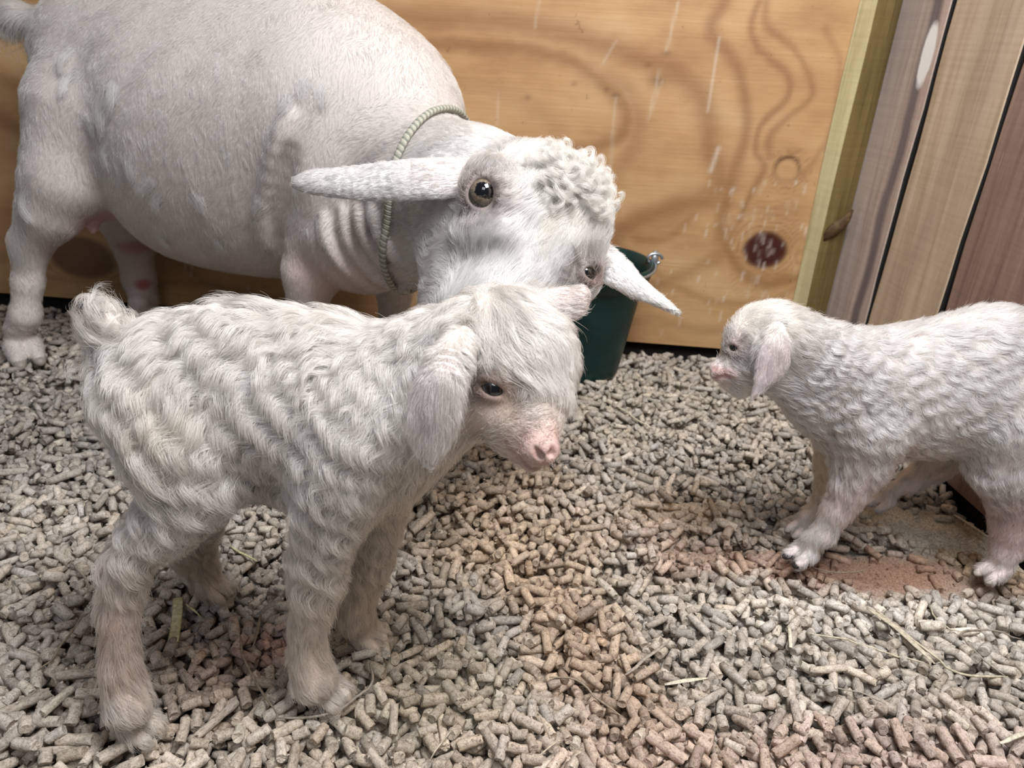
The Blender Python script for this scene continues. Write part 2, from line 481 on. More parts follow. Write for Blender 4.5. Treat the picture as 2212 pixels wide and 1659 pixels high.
# tinted zones: (zone, colour, strength)
TINT = [
    (zone(1150, 1150, .07, .22, .25), (.50, .385, .27), .7),
    (zone(1330, 1500, .045, .22, .35), (.46, .33, .235), .65),
    (zone(1000, 1180, .06, .07, 0), (.52, .41, .29), .6),
    (zone(1480, 1085, .075, .035, .1), (.56, .42, .29), .75),
    (zone(1500, 1180, .085, .035, -.2), (.45, .30, .22), .65),
    (zone(560, 1420, .06, .035, .2), (.38, .25, .20), .6),
    (zone(580, 1395, .020, .016, 0), (.36, .13, .10), .55),
    (zone(430, 1480, .07, .05, 0), (.40, .30, .23), .5),
    (zone(1750, 1640, .22, .038, -.05), (.52, .35, .31), .55),
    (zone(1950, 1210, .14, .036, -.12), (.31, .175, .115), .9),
    (zone(2130, 1170, .05, .05, -.4), (.40, .27, .10), .8),
    (zone(1000, 1640, .30, .04, 0), (.52, .43, .33), .5),
    (zone(900, 1450, .09, .06, 0), (.56, .48, .36), .6),
    (zone(1950, 1320, .16, .035, -.1), (.74, .68, .60), .7),
    (zone(2000, 1120, .12, .035, -.6), (.78, .72, .60), .85),
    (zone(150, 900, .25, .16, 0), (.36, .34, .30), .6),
    (zone(1150, 860, .4, .12, 0), (.52, .46, .36), .4),
]
def ground_colour(P, rnd=None):
    P = np.asarray(P, float)
    base = np.array([.50, .445, .38])
    C = np.broadcast_to(base, P.shape[:-1]+(3,)).copy()
    g = GW2(P); C *= (1+.05*g)[..., None]
    wb = .22*GW1(P)
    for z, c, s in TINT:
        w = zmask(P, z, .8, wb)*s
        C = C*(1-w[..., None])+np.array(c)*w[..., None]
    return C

def pellet_template(sides, rings, seed, detail):
    r = np.random.default_rng(seed)
    # unit pellet: radius 1, half length 1 along X (scaled later)
    V = []; F = []
    ts = np.linspace(-1, 1, rings)
    wob = r.normal(0, .05 if detail else .06, (rings, sides))
    bend = r.uniform(-.16, .16)
    crack = r.integers(1, rings-1) if detail else -1
    cut = r.uniform(-.25, .25, 2)
    for i, t in enumerate(ts):
        end = abs(t) > .999
        rad = .90 if end else 1.0
        if i == crack: rad *= .90
        for k in range(sides):
            a = 2*math.pi*k/sides
            q = rad*(1+wob[i, k])
            y, z = q*math.cos(a), q*math.sin(a)
            x = t
            if end: x = t+(cut[0] if t < 0 else cut[1])*math.cos(a+seed)*.30+r.uniform(-.06, .06)
            V.append((x, y, z+bend*(1-t*t)))
    n = len(V)
    for i in range(rings-1):
        for k in range(sides):
            k2 = (k+1) % sides
            F.append((i*sides+k, i*sides+k2, (i+1)*sides+k2, (i+1)*sides+k))
    V.append((-1+r.uniform(-.02, .12), 0, 0)); V.append((1-r.uniform(-.02, .12), 0, 0))
    for k in range(sides):
        k2 = (k+1) % sides
        F.append((n, k2, k, k2)); F.append((n+1, (rings-1)*sides+k, (rings-1)*sides+k2, (rings-1)*sides+k))
    tri = [(f if len(set(f)) == 4 else (f[0], f[1], f[2])) for f in F]
    return np.array(V), tri

def pellet_mat(name, per_object):
    m, nt, b = new_mat(name)
    if per_object:
        oi = N(nt, 'ShaderNodeObjectInfo'); c = oi.outputs['Color']; vec = mapping(nt, (.009, .0044, .0044))
    else:
        at = N(nt, 'ShaderNodeAttribute', attribute_name='tint'); c = at.outputs['Color']; vec = mapping(nt, (1, 1, 1))
    n1 = noise(nt, vec, 260, 4, .7); n2 = noise(nt, vec, 900, 3, .6)
    r1 = ramp(nt, n1, [(.33, (.60, .57, .54)), (.50, (1.0, 1.0, 1.0)), (.68, (1.22, 1.22, 1.22))])
    c = mixc(nt, 1, c, r1.outputs[0], 'MULTIPLY')
    r2 = ramp(nt, n2, [(.36, (.55, .5, .46)), (.48, (1.03, 1.03, 1.03))])
    c = mixc(nt, .7, c, mixc(nt, 1, c, r2.outputs[0], 'MULTIPLY'))
    L(nt, c, b.inputs['Base Color']); b.inputs['Roughness'].default_value = .85; b.inputs['Specular IOR Level'].default_value = .2
    ad = N(nt, 'ShaderNodeMath', operation='MULTIPLY_ADD', i_1=.5); L(nt, n2, ad.inputs[0]); L(nt, n1, ad.inputs[2])
    bump(nt, b, ad.outputs[0], .7, .0008)
    return m

class Bed:
    def __init__(s):
        s.g = .002; s.x0, s.y0 = -1.25, .12
        s.nx, s.ny = int((.68+1.25)/s.g), int((1.46-.12)/s.g)
        X = s.x0+np.arange(s.nx)*s.g; Y = s.y0+np.arange(s.ny)*s.g
        XX, YY = np.meshgrid(X, Y)
        P = np.stack([XX, YY, XX*0], -1)
        s.dust = np.zeros(XX.shape)
        wb = .25*GW1(P)
        for z in DUST: s.dust = np.maximum(s.dust, zmask(P, z, .5, wb))
        s.base = .0035*GW2(P)+.002*GW1(P)-.018+s.dust*.016
        s.H = s.base.copy()
    def ij(s, x, y):
        return np.clip(((y-s.y0)/s.g).astype(int), 0, s.ny-1), np.clip(((x-s.x0)/s.g).astype(int), 0, s.nx-1)
    def height(s, x, y):
        i, j = s.ij(np.atleast_1d(x), np.atleast_1d(y)); return s.H[i, j]

def build_floor():
    bed = Bed()
    r = np.random.default_rng(3)
    NP = 33500
    # keep inside what the camera could see, with a margin for a step aside
    xs = []; 
    while len(xs) < NP:
        x = r.uniform(-1.2, .66, 20000); y = .13+ (1.40-.13)*r.uniform(0, 1, 20000)
        lim = np.where(x > 0, .36, .22)+.72*y
        ok = (np.abs(x) < lim+.08) & (y < WA+WB*x-.012) & (x < WX-.012)
        i, j = bed.ij(x, y)
        ok &= r.uniform(0, 1, 20000) > bed.dust[i, j]*1.0-.03
        xs += list(zip(x[ok], y[ok]))
    xy = np.array(xs[:NP])
    rad = r.normal(.0042, .00045, NP).clip(.0033, .0054)
    hl = (r.gamma(3.0, .0019, NP)+.0029).clip(.0040, .020)
    ang = r.uniform(0, math.pi, NP)
    ts = np.linspace(-.92, .92, 7); ws = np.array([-.7, 0, .7])
    Z = np.zeros(NP); SL = np.zeros(NP)
    T2, W2 = np.meshgrid(ts, ws); 
    t9 = np.linspace(-1, 1, 15); w5 = np.linspace(-.9, .9, 5); T9, W5 = np.meshgrid(t9, w5); cap = np.sqrt(1-W5**2)
    jit = r.normal(0, .007, (NP, 4, 2)); jit[:, 0] = 0
    turn = r.uniform(0, math.pi, (NP, 4)); turn[:, 0] = ang
    for i in range(NP):
        R_, h_ = rad[i], hl[i]
        x = xy[i, 0]+jit[i, :, 0]; y = np.minimum(xy[i, 1]+jit[i, :, 1], WA+WB*x-.012); x = np.minimum(x, WX-.012)
        c, s_ = np.cos(turn[i])[:, None, None], np.sin(turn[i])[:, None, None]
        gx = x[:, None, None]+T2*h_*c-W2*R_*s_; gy = y[:, None, None]+T2*h_*s_+W2*R_*c
        a, b_ = bed.ij(gx, gy); hh = bed.H[a, b_]+R_*np.sqrt(1-W2**2)*.80
        q = np.argmin(hh.mean((1, 2))+.6*hh.max((1, 2)))
        hm = hh[q].max(0)*.6+hh[q].mean(0)*.4
        z0, z1 = hm[:3].max()*.6+hm[:3].mean()*.4, hm[4:].max()*.6+hm[4:].mean()*.4
        sl = np.clip((z1-z0)/(h_*1.2), -.45, .45)
        zc = (z0+z1)/2
        over = (hm-(zc+ts*h_*sl)).max()
        zc += max(0, over)*.5-.12*R_
        Z[i] = zc; SL[i] = sl; xy[i] = x[q], y[q]; ang[i] = turn[i, q]
        c, s_ = math.cos(ang[i]), math.sin(ang[i])
        gx = x[q]+T9*h_*c-W5*R_*s_; gy = y[q]+T9*h_*s_+W5*R_*c
        a, b_ = bed.ij(gx, gy)
        np.maximum.at(bed.H, (a, b_), zc+T9*h_*sl+cap*R_)
    # level the heap so that hooves stand at z = 0
    i0 = (slice(int(.2/bed.g), int(.8/bed.g)), slice(int(.9/bed.g), int(1.7/bed.g)))
    sh = np.percentile(bed.H[i0], 62)
    bed.H -= sh; bed.base -= sh; Z -= sh
    # which pellets show largest
    px, py, dp = project(np.stack([xy[:, 0], xy[:, 1], Z], -1))
    top = bed.height(xy[:, 0], xy[:, 1]); exposed = (top-(Z+rad*.9) < .0012)
    inframe = (px > -5) & (px < 2217) & (py < 1664) & (py > 0)
    hid = ((px > 215) & (px < 345) & (py < 1610)) | ((px > 615) & (px < 770) & (py < 1540)) 
    cand = np.where(exposed & inframe & ~hid)[0]
    big = cand[np.argsort(-(rad*hl)[cand]/dp[cand]**2*(1.0))][:1400]
    big = big[np.argsort(dp[big])][:300]
    rnd = r.normal(.97, .15, NP).clip(.6, 1.35)
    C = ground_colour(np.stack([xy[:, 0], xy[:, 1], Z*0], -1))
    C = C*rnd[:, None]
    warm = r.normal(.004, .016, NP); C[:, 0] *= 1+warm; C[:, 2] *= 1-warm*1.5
    pale = r.uniform(0, 1, NP) < .03; C[pale] = C[pale]*.5+np.array([.68, .62, .5])*.5
    C = C.clip(.02, .95)
    isbig = np.zeros(NP, bool); isbig[big] = True
    yaw = ang; roll = r.uniform(0, 6.28, NP)
    ca, sa = np.cos(yaw), np.sin(yaw); sl = np.arctan(SL); cp, sp = np.cos(sl), np.sin(sl)
    ax = np.stack([ca*cp, sa*cp, sp], -1); ay = np.stack([-sa, ca, 0*ca], -1); az = np.cross(ax, ay)
    cr_, sr = np.cos(roll)[:, None], np.sin(roll)[:, None]
    by, bz = ay*cr_+az*sr, az*cr_-ay*sr
    cen = np.stack([xy[:, 0], xy[:, 1], Z], -1)
    # 300 individual pellets
    pm = pellet_mat('pellet_single', True)
    protos = []
    for q in range(12):
        V, F = pellet_template(14, 9, 100+q, True)
        me = bpy.data.meshes.new('wood_pellet')
        me.from_pydata([tuple(v) for v in V], [], F)
        me.polygons.foreach_set('use_smooth', [len(f) == 4 for f in F])
        me.materials.append(pm); protos.append(me)
    for n, i in enumerate(big):
        o = bpy.data.objects.new('wood_pellet', protos[n % 12])
        COL.objects.link(o)
        M = Matrix.Identity(4)
        for k in range(3):
            M[k][0] = ax[i, k]*hl[i]; M[k][1] = by[i, k]*rad[i]; M[k][2] = bz[i, k]*rad[i]; M[k][3] = cen[i, k]
        o.matrix_world = M
        o.color = (*C[i], 1)
        tag(o, 'pressed wood bedding pellet lying loose at the front edge of the floor', 'pellet', 'loose pellets nearest the camera')
    # the rest in one object
    rest = np.where(~isbig)[0]
    VV = []; FF = []; CC = []; off = 0
    tmpl = [pellet_template(9, 4, 40+q, False) for q in range(8)]
    far = [pellet_template(7, 3, 60+q, False) for q in range(6)]
    for q in range(14):
        if q < 8: ids = rest[(rest % 8 == q) & (dp[rest] < .95)]; T, F = tmpl[q]
        else: ids = rest[(rest % 6 == q-8) & (dp[rest] >= .95)]; T, F = far[q-8]
        if not len(ids): continue
        P = cen[ids][:, None]+ax[ids][:, None]*(T[None, :, :1]*hl[ids][:, None, None])+(by[ids][:, None]*T[None, :, 1:2]+bz[ids][:, None]*T[None, :, 2:3])*rad[ids][:, None, None]
        nt_ = len(T)
        Ft = np.array([(f if len(f) == 4 else (*f, -1)) for f in F])
        FFq = Ft[None]+(np.arange(len(ids))*nt_+off)[:, None, None]
        FFq = np.where(Ft[None] < 0, -1, FFq).reshape(-1, 4)
        VV.append(P.reshape(-1, 3)); FF.append(FFq); CC.append(np.repeat(C[ids], nt_, 0)); off += nt_*len(ids)
    VV = np.vstack(VV); FF = np.vstack(FF); CC = np.vstack(CC)
    # crumbs broken off the pellets, part of the same loose bedding
    NC = 15000
    cx = r.uniform(-.9, .66, NC); cy = .18+1.1*r.uniform(0, 1, NC)**1.3
    ok = (np.abs(cx) < .15+.72*cy) & (cy < WA+WB*cx-.015); cx, cy = cx[ok], cy[ok]; NC = len(cx)
    # crumbs gather in the dips: keep the lower of two spots
    cx2, cy2 = cx+r.normal(0, .006, NC), cy+r.normal(0, .006, NC)
    cx2 = np.minimum(cx2, WX-.01); cy2 = np.minimum(cy2, WA+WB*cx2-.012)
    lo = bed.height(cx2, cy2) < bed.height(cx, cy); cx = np.where(lo, cx2, cx); cy = np.where(lo, cy2, cy)
    cz = bed.height(cx, cy)
    oct_ = np.array([(1, 0, 0), (0, 1, 0), (-1, 0, 0), (0, -1, 0), (0, 0, 1), (0, 0, -1)], float)
    of = np.array([(0, 1, 4), (1, 2, 4), (2, 3, 4), (3, 0, 4), (1, 0, 5), (2, 1, 5), (3, 2, 5), (0, 3, 5)])
    sz = r.uniform(.0006, .0022, (NC, 1, 3))*r.uniform(.6, 1.1, (NC, 6, 3))
    a_ = r.uniform(0, 6.28, NC); ro = np.zeros((NC, 3, 3)); ro[:, 0, 0] = np.cos(a_); ro[:, 0, 1] = -np.sin(a_); ro[:, 1, 0] = np.sin(a_); ro[:, 1, 1] = np.cos(a_); ro[:, 2, 2] = 1
    PC = np.einsum('nij,nkj->nki', ro, oct_[None]*sz)+np.stack([cx, cy, cz+.0002], -1)[:, None]
    FCc = np.concatenate([of, np.full((8, 1), -1)], 1)[None]+np.zeros((NC, 1, 1), int)
    FCc = np.where(FCc < 0, -1, FCc+(np.arange(NC)*6+len(VV))[:, None, None]).reshape(-1, 4)
    cc_ = ground_colour(np.stack([cx, cy, cx*0], -1))*r.uniform(.75, 1.35, (NC, 1))
    VV = np.vstack([VV, PC.reshape(-1, 3)]); FF = np.vstack([FF, FCc]); CC = np.vstack([CC, np.repeat(cc_, 6, 0)]).clip(0, .95)
    me = bpy.data.meshes.new('pellet_bedding')
    me.vertices.add(len(VV)); me.vertices.foreach_set('co', VV.astype(np.float32).ravel())
    cnt = np.where(FF[:, 3] < 0, 3, 4); st = np.concatenate([[0], np.cumsum(cnt)[:-1]])
    flat = FF.ravel(); flat = flat[flat >= 0]
    me.loops.add(len(flat)); me.loops.foreach_set('vertex_index', flat.astype(np.int32))
    me.polygons.add(len(FF)); me.polygons.foreach_set('loop_start', st.astype(np.int32))
    me.update(calc_edges=True)
    me.polygons.foreach_set('use_smooth', cnt == 4)
    a = me.attributes.new('tint', 'FLOAT_COLOR', 'POINT'); cc = np.ones((len(VV), 4), np.float32); cc[:, :3] = CC
    a.data.foreach_set('color', cc.ravel())
    me.materials.append(pellet_mat('pellets', False))
    o = bpy.data.objects.new('pellet_bedding', me); COL.objects.link(o)
    tag(o, 'deep bed of grey-brown pressed wood pellets covering the pen floor', 'bedding', kind='stuff')
    # sawdust ground under and between the pellets
    st_ = 3
    sub = bed.base[::st_, ::st_]; ny, nx = sub.shape
    X = bed.x0+np.arange(nx)*bed.g*st_; Y = bed.y0+np.arange(ny)*bed.g*st_
    XX, YY = np.meshgrid(X, Y)
    P = np.stack([XX, YY, XX*0], -1)
    zz = sub+(r.normal(0, .0011, sub.shape)+.0012*Waves(.012, 14, 9)(P))*(.4+bed.dust[::st_, ::st_])
    zz = zz+np.where(bed.dust[::st_, ::st_] < .3, .004, 0)
    P[..., 2] = zz
    idx = np.arange(nx*ny).reshape(ny, nx)
    F = np.stack([idx[:-1, :-1], idx[:-1, 1:], idx[1:, 1:], idx[1:, :-1]], -1).reshape(-1, 4)
    Pf = P.reshape(-1, 3)
    keep = (Pf[:, 1] < WA+WB*Pf[:, 0]-.001) & (Pf[:, 0] < WX-.001)
    F = F[keep[F].all(1)]
    m, nt, b = new_mat('sawdust')
    at = N(nt, 'ShaderNodeAttribute', attribute_name='tint')
    n1 = noise(nt, mapping(nt), 420, 4, .75)
    r1 = ramp(nt, n1, [(.35, (.55, .5, .46)), (.5, (1, 1, 1)), (.66, (1.35, 1.33, 1.3))])
    L(nt, mixc(nt, 1, at.outputs['Color'], r1.outputs[0], 'MULTIPLY'), b.inputs['Base Color'])
    b.inputs['Roughness'].default_value = .95; b.inputs['Specular IOR Level'].default_value = .1
    bump(nt, b, n1, 1.0, .0015)
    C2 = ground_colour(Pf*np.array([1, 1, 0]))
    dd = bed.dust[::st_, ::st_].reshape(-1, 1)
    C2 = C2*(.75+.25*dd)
    fo = link_mesh('floor', Pf, F, m, colors=C2.clip(0, 1))
    tag(fo, 'pen floor of crumbled sawdust under the pellets', 'floor', kind='structure')
    # plain floor beyond the detailed bed so light bounces as it would in the pen
    z = float(bed.base.min())-.006
    v = [(-3, -2.5, z), (.7, -2.5, z), (.7, 1.5, z), (-3, 1.5, z), (-3, -2.5, z-.02), (.7, -2.5, z-.02), (.7, 1.5, z-.02), (-3, 1.5, z-.02)]
    f = [(0, 1, 2, 3), (4, 7, 6, 5), (0, 4, 5, 1), (1, 5, 6, 2), (2, 6, 7, 3), (3, 7, 4, 0)]
    s = link_mesh('floor_slab', v, f, simple_mat('floor_slab', (.44, .40, .35), .95), smooth=False)
    tag(s, 'bare floor beneath the bedding', 'floor', kind='structure')
    return bed
BED = build_floor()

def rest_on_bed(P, r):
    P = np.array(P, float)
    h = np.array([max(BED.height(np.array([p[0]-.002, p[0], p[0]+.002]), np.array([p[1]]*3)).max(), -.01) for p in P])
    k = min(5, len(h)//2*2+1)
    sm = np.array([.45*h[max(0, i-3):i+4].mean()+.55*h[max(0, i-3):i+4].max() for i in range(len(h))])
    P[:, 2] = np.maximum(sm, h-.002)+r
    return P

STRAW = {}
def straw_mat(key, col):
    if key in STRAW: return STRAW[key]
    m, nt, b = new_mat('straw_'+key)
    n = noise(nt, mapping(nt, (300, 300, 300)), 1.0, 2)
    r = ramp(nt, n, [(.35, tuple(c*.75 for c in col)), (.65, tuple(min(1, c*1.15) for c in col))])
    L(nt, r.outputs[0], b.inputs['Base Color']); b.inputs['Roughness'].default_value = .55
    STRAW[key] = m; return m
def straw(name, pix, wpx, key, label, cat='straw', flat=.5, group=None, lift=0, taper=True):
    cols = {'pale': (.56, .49, .36), 'green': (.68, .62, .36), 'brown': (.27, .21, .145), 'grey': (.34, .29, .23), 'white': (.66, .60, .46)}
    pts = [ground(*p) for p in pix]
    L_ = sum(np.linalg.norm(b-a) for a, b in zip(pts[:-1], pts[1:]))
    n = max(6, int(L_/.006))
    P = catmull(pts, n)
    r = wpx/2*depth(P.mean(0))/FPX
    P = rest_on_bed(P, r*flat+.0006+lift)
    if flat < .3:                          # a stiff flat blade lies straight on the highest pellets
        t = np.linspace(0, 1, n); hh = np.array([BED.height(p[0]+np.array([-r, 0, r]), np.full(3, p[1])).max() for p in P])
        P[:, 2] = np.percentile(hh, 90)+.0012
    rr = np.full(n, r)
    if taper: rr[0] *= .5; rr[-1] *= .35; rr[1] *= .85; rr[-2] *= .7
    v, f = tube(P, rr, 8, flat)
    o = link_mesh(name, v, f, straw_mat(key, cols[key]))
    return tag(o, label, cat, group)
ST = [
 ('straw_strip', [(386, 1298), (383, 1345), (375, 1394)], 22, 'green', 'short broad yellow-green straw blade between the front kid\'s hind legs', .12, False),
 ('grass_stem', [(519, 1375), (528, 1432), (560, 1500), (602, 1557)], 5, 'brown', 'thin curved brown stem beside the front kid\'s near front hoof', 1, True),
 ('grass_stem', [(600, 1560), (670, 1556), (730, 1540), (785, 1512), (806, 1490), (800, 1450)], 6, 'grey', 'hooked grey-brown stem lying over the toes of the front kid\'s near front hoof', 1, True),
 ('straw_stalk', [(1868, 1328), (1935, 1385), (2012, 1452)], 13, 'pale', 'thick flattened straw stalk, widest in the right foreground', .4, True),
 ('straw_stalk', [(1880, 1332), (1960, 1402), (2060, 1458), (2175, 1468)], 5, 'pale', 'long thin bent straw stalk running beside the thick flattened one', 1, True),
 ('grass_stem', [(2212, 1366), (2140, 1352), (2085, 1358), (2080, 1385), (2125, 1435), (2168, 1466)], 4, 'grey', 'looped grey stem at the right edge of the floor', 1, True),
 ('grass_stem', [(1738, 1391), (1850, 1408), (1930, 1432), (2004, 1452)], 4, 'pale', 'thin nearly straight stem pointing at the thick straw stalk', 1, True),
 ('straw_chip', [(1437, 1470), (1480, 1462), (1531, 1456)], 11, 'white', 'flat cream straw chip in the middle foreground', .25, True),
 ('straw_stalk', [(1353, 1443), (1400, 1410), (1446, 1378)], 8, 'grey', 'short broken straw stalk rising to the right in the middle foreground', .6, True),
 ('straw_stalk', [(1186, 1461), (1240, 1462), (1290, 1492), (1352, 1536)], 5, 'brown', 'kinked brown straw stalk across the brown-stained pellets', .8, True),
 ('grass_stem', [(926, 1640), (958, 1598), (990, 1558)], 4, 'pale', 'fine pale stem at the bottom edge right of the front kid', 1, True),
 ('straw_chip', [(1701, 1368), (1703, 1390), (1704, 1414)], 8, 'white', 'tiny upright-lying pale straw chip left of the thick straw stalk', .4, False),
 ('straw_stalk', [(2150, 1626), (2185, 1614), (2214, 1603)], 11, 'white', 'cream straw stalk cut off by the bottom right corner', .5, True),
 ('straw_strip', [(562, 1325), (556, 1360), (546, 1396)], 7, 'brown', 'narrow brown straw blade near the red stain between the front kid\'s legs', .4, True),
 ('straw_stalk', [(497, 1188), (525, 1203), (556, 1214)], 6, 'green', 'small green-yellow straw stalk under the front kid\'s belly', .7, True),
 ('straw_stalk', [(400, 1302), (415, 1312), (432, 1325)], 6, 'green', 'tiny straw stalk touching the broad yellow-green blade', .7, True),
 ('grass_stem', [(1905, 1545), (1860, 1520), (1790, 1500), (1730, 1490)], 3, 'grey', 'fine grey stem lying below the thick straw stalk', 1, True),
 ('grass_stem', [(2010, 1310), (2015, 1335), (2045, 1362), (2080, 1372)], 3.5, 'pale', 'short curved pale stem above the looped grey one', 1, True),
 ('grass_stem', [(1330, 896), (1370, 915), (1412, 929)], 4, 'pale', 'pale stem on the far floor right of the front kid\'s nose', 1, True),
 ('straw_stalk', [(2065, 1100), (2110, 1128), (2155, 1160)], 7, 'white', 'pale straw stalk behind the white legs of the right-hand kid', .7, True),
 ('grass_stem', [(1760, 1212), (1800, 1222), (1850, 1222), (1885, 1214)], 3, 'brown', 'dark curved stem on the red-brown sawdust', 1, True),
 ('straw_stalk', [(210, 1330), (165, 1380), (120, 1430), (85, 1460)], 5, 'brown', 'brown straw stalk at the left edge beside the front kid\'s near hind leg', .8, True),
 ('grass_stem', [(1220, 1595), (1180, 1625), (1150, 1655)], 3.5, 'pale', 'fine pale stem in the lower middle of the floor', 1, True),
 ('grass_stem', [(160, 1235), (185, 1262), (200, 1290)], 5, 'grey', 'short grey stem left of the front kid\'s near hind leg', 1, True),
]
for nm, pix, w, key, lab, fl, tp in ST:
    straw(nm, pix, w, key, lab, flat=fl, taper=tp)
# ------------------------------------------------------------------ sculpting: a body is one smooth distance field, meshed once
class Field:
    BIG = .05
    def __init__(s, lo, hi, h):
        s.lo = np.array(lo, float); s.h = h
        s.n = np.ceil((np.array(hi)-s.lo)/h).astype(int)+1
        s.A = np.full(s.n, s.BIG, np.float32)
    def region(s, lo, hi):
        a = np.clip(np.floor((np.array(lo)-s.lo)/s.h).astype(int), 0, s.n)
        b = np.clip(np.ceil((np.array(hi)-s.lo)/s.h).astype(int)+1, 0, s.n)
        if (b <= a).any(): return None
        g = [s.lo[i]+np.arange(a[i], b[i])*s.h for i in range(3)]
        P = np.stack(np.meshgrid(*g, indexing='ij'), -1).astype(np.float32)
        return tuple(slice(a[i], b[i]) for i in range(3)), P
    def apply(s, prim):
        m = .034
        got = s.region(prim.lo-m, prim.hi+m)
        if got is None: return
        sl, P = got
        d = prim.sdf(P); A = s.A[sl]; k = prim.k
        if prim.sub:
            d = -d
            h = np.clip(.5-.5*(A-d)/k, 0, 1) if False else np.clip(.5+.5*(d-A)/k, 0, 1)
            s.A[sl] = A+(d-A)*h+k*h*(1-h)
        else:
            h = np.clip(.5+.5*(A-d)/k, 0, 1)
            s.A[sl] = A+(d-A)*h-k*h*(1-h)
    def sample(s, P):
        q = (P-s.lo)/s.h
        q = np.clip(q, 0, s.n-1.001)
        i = q.astype(int); f = (q-i)
        x, y, z = i[:, 0], i[:, 1], i[:, 2]; fx, fy, fz = f[:, 0], f[:, 1], f[:, 2]
        A = s.A
        c = (A[x, y, z]*(1-fx)+A[x+1, y, z]*fx)*(1-fy)+(A[x, y+1, z]*(1-fx)+A[x+1, y+1, z]*fx)*fy
        d = (A[x, y, z+1]*(1-fx)+A[x+1, y, z+1]*fx)*(1-fy)+(A[x, y+1, z+1]*(1-fx)+A[x+1, y+1, z+1]*fx)*fy
        return c*(1-fz)+d*fz
    def inside(s, P):
        q = (P-s.lo)/s.h
        return ((q > 2) & (q < s.n-3)).all(-1)

class Fields:
    """a coarse field with an optional finer one inside it"""
    def __init__(s, coarse, fine=None): s.c, s.f = coarse, fine
    def apply(s, prim):
        s.c.apply(prim)
        if s.f is not None: s.f.apply(prim)
    def sample(s, P):
        v = s.c.sample(P)
        if s.f is not None:
            m = s.f.inside(P)
            if m.any(): v[m] = s.f.sample(P[m])
        return v
    def grad(s, P):
        e = (s.f.h if s.f is not None else s.c.h)*1.2
        g = np.stack([s.sample(P+np.eye(3)[i]*e)-s.sample(P-np.eye(3)[i]*e) for i in range(3)], -1)/(2*e)
        L_ = np.linalg.norm(g, axis=1)
        return g/(L_[:, None]+1e-9), np.maximum(L_, .25)
    def snap(s, P, level=0.0, it=3):
        for _ in range(it):
            g, L_ = s.grad(P); P = P-g*((s.sample(P)-level)/L_)[:, None].clip(-.01, .01)
        return P
    def hit(s, px, py, lift=0.0):
        """first point of the surface seen through a pixel"""
        d = ray(px, py); d = d/np.linalg.norm(d)
        t = np.arange(.25, 1.9, .0012); P = CO+t[:, None]*d
        F = s.c if s.f is None else s
        lo, hi = s.c.lo, s.c.lo+s.c.n*s.c.h
        ins = ((P > lo) & (P < hi)).all(1)
        v = np.full(len(P), 1.0); v[ins] = s.sample(P[ins])
        k = np.argmax(v < lift)
        if v[k] >= lift: return None, None
        p = s.snap(P[k:k+1], lift)
        return p[0], s.grad(p)[0][0]

def surface_nets(F, drop_box=None):
    A = F.A; n = np.array(A.shape)
    S = A < 0
    c = np.zeros(n-1, np.int8)
    for dx in (0, 1):
        for dy in (0, 1):
            for dz in (0, 1):
                c += S[dx:n[0]-1+dx, dy:n[1]-1+dy, dz:n[2]-1+dz]
    act = (c > 0) & (c < 8)
    idx = np.full(act.shape, -1, np.int64); ijk = np.argwhere(act); idx[act] = np.arange(len(ijk))
    acc = np.zeros((len(ijk), 3)); cnt = np.zeros(len(ijk))
    off = np.array([(a, b, d) for a in (0, 1) for b in (0, 1) for d in (0, 1)])
    for i in range(8):
        for j in range(i+1, 8):
            if np.abs(off[i]-off[j]).sum() != 1: continue
            p, q = ijk+off[i], ijk+off[j]
            a, b = A[tuple(p.T)], A[tuple(q.T)]
            m = (a < 0) != (b < 0)
            t = np.where(m, a/np.where(m, a-b, 1), 0)
            acc[m] += (off[i]+(off[j]-off[i])*t[:, None])[m]; cnt[m] += 1
    V = F.lo+(ijk+acc/cnt[:, None])*F.h
    Q = []
    for ax in range(3):
        a = [slice(1, -1)]*3; a[ax] = slice(0, -1)
        b = [slice(1, -1)]*3; b[ax] = slice(1, None)
        s0, s1 = S[tuple(a)], S[tuple(b)]
        e = np.argwhere(s0 != s1)
        if not len(e): continue
        fl = s0[tuple(e.T)]
        e = e+np.array([0 if k == ax else 1 for k in range(3)])
        u, v = [(1, 2), (2, 0), (0, 1)][ax]
        du = np.zeros(3, int); du[u] = 1; dv = np.zeros(3, int); dv[v] = 1
        q = np.stack([idx[tuple((e-du-dv).T)], idx[tuple((e-dv).T)], idx[tuple(e.T)], idx[tuple((e-du).T)]], 1)
        q[~fl] = q[~fl][:, ::-1]
        Q.append(q)
    Q = np.vstack(Q); Q = Q[(Q >= 0).all(1)]
    return V, Q

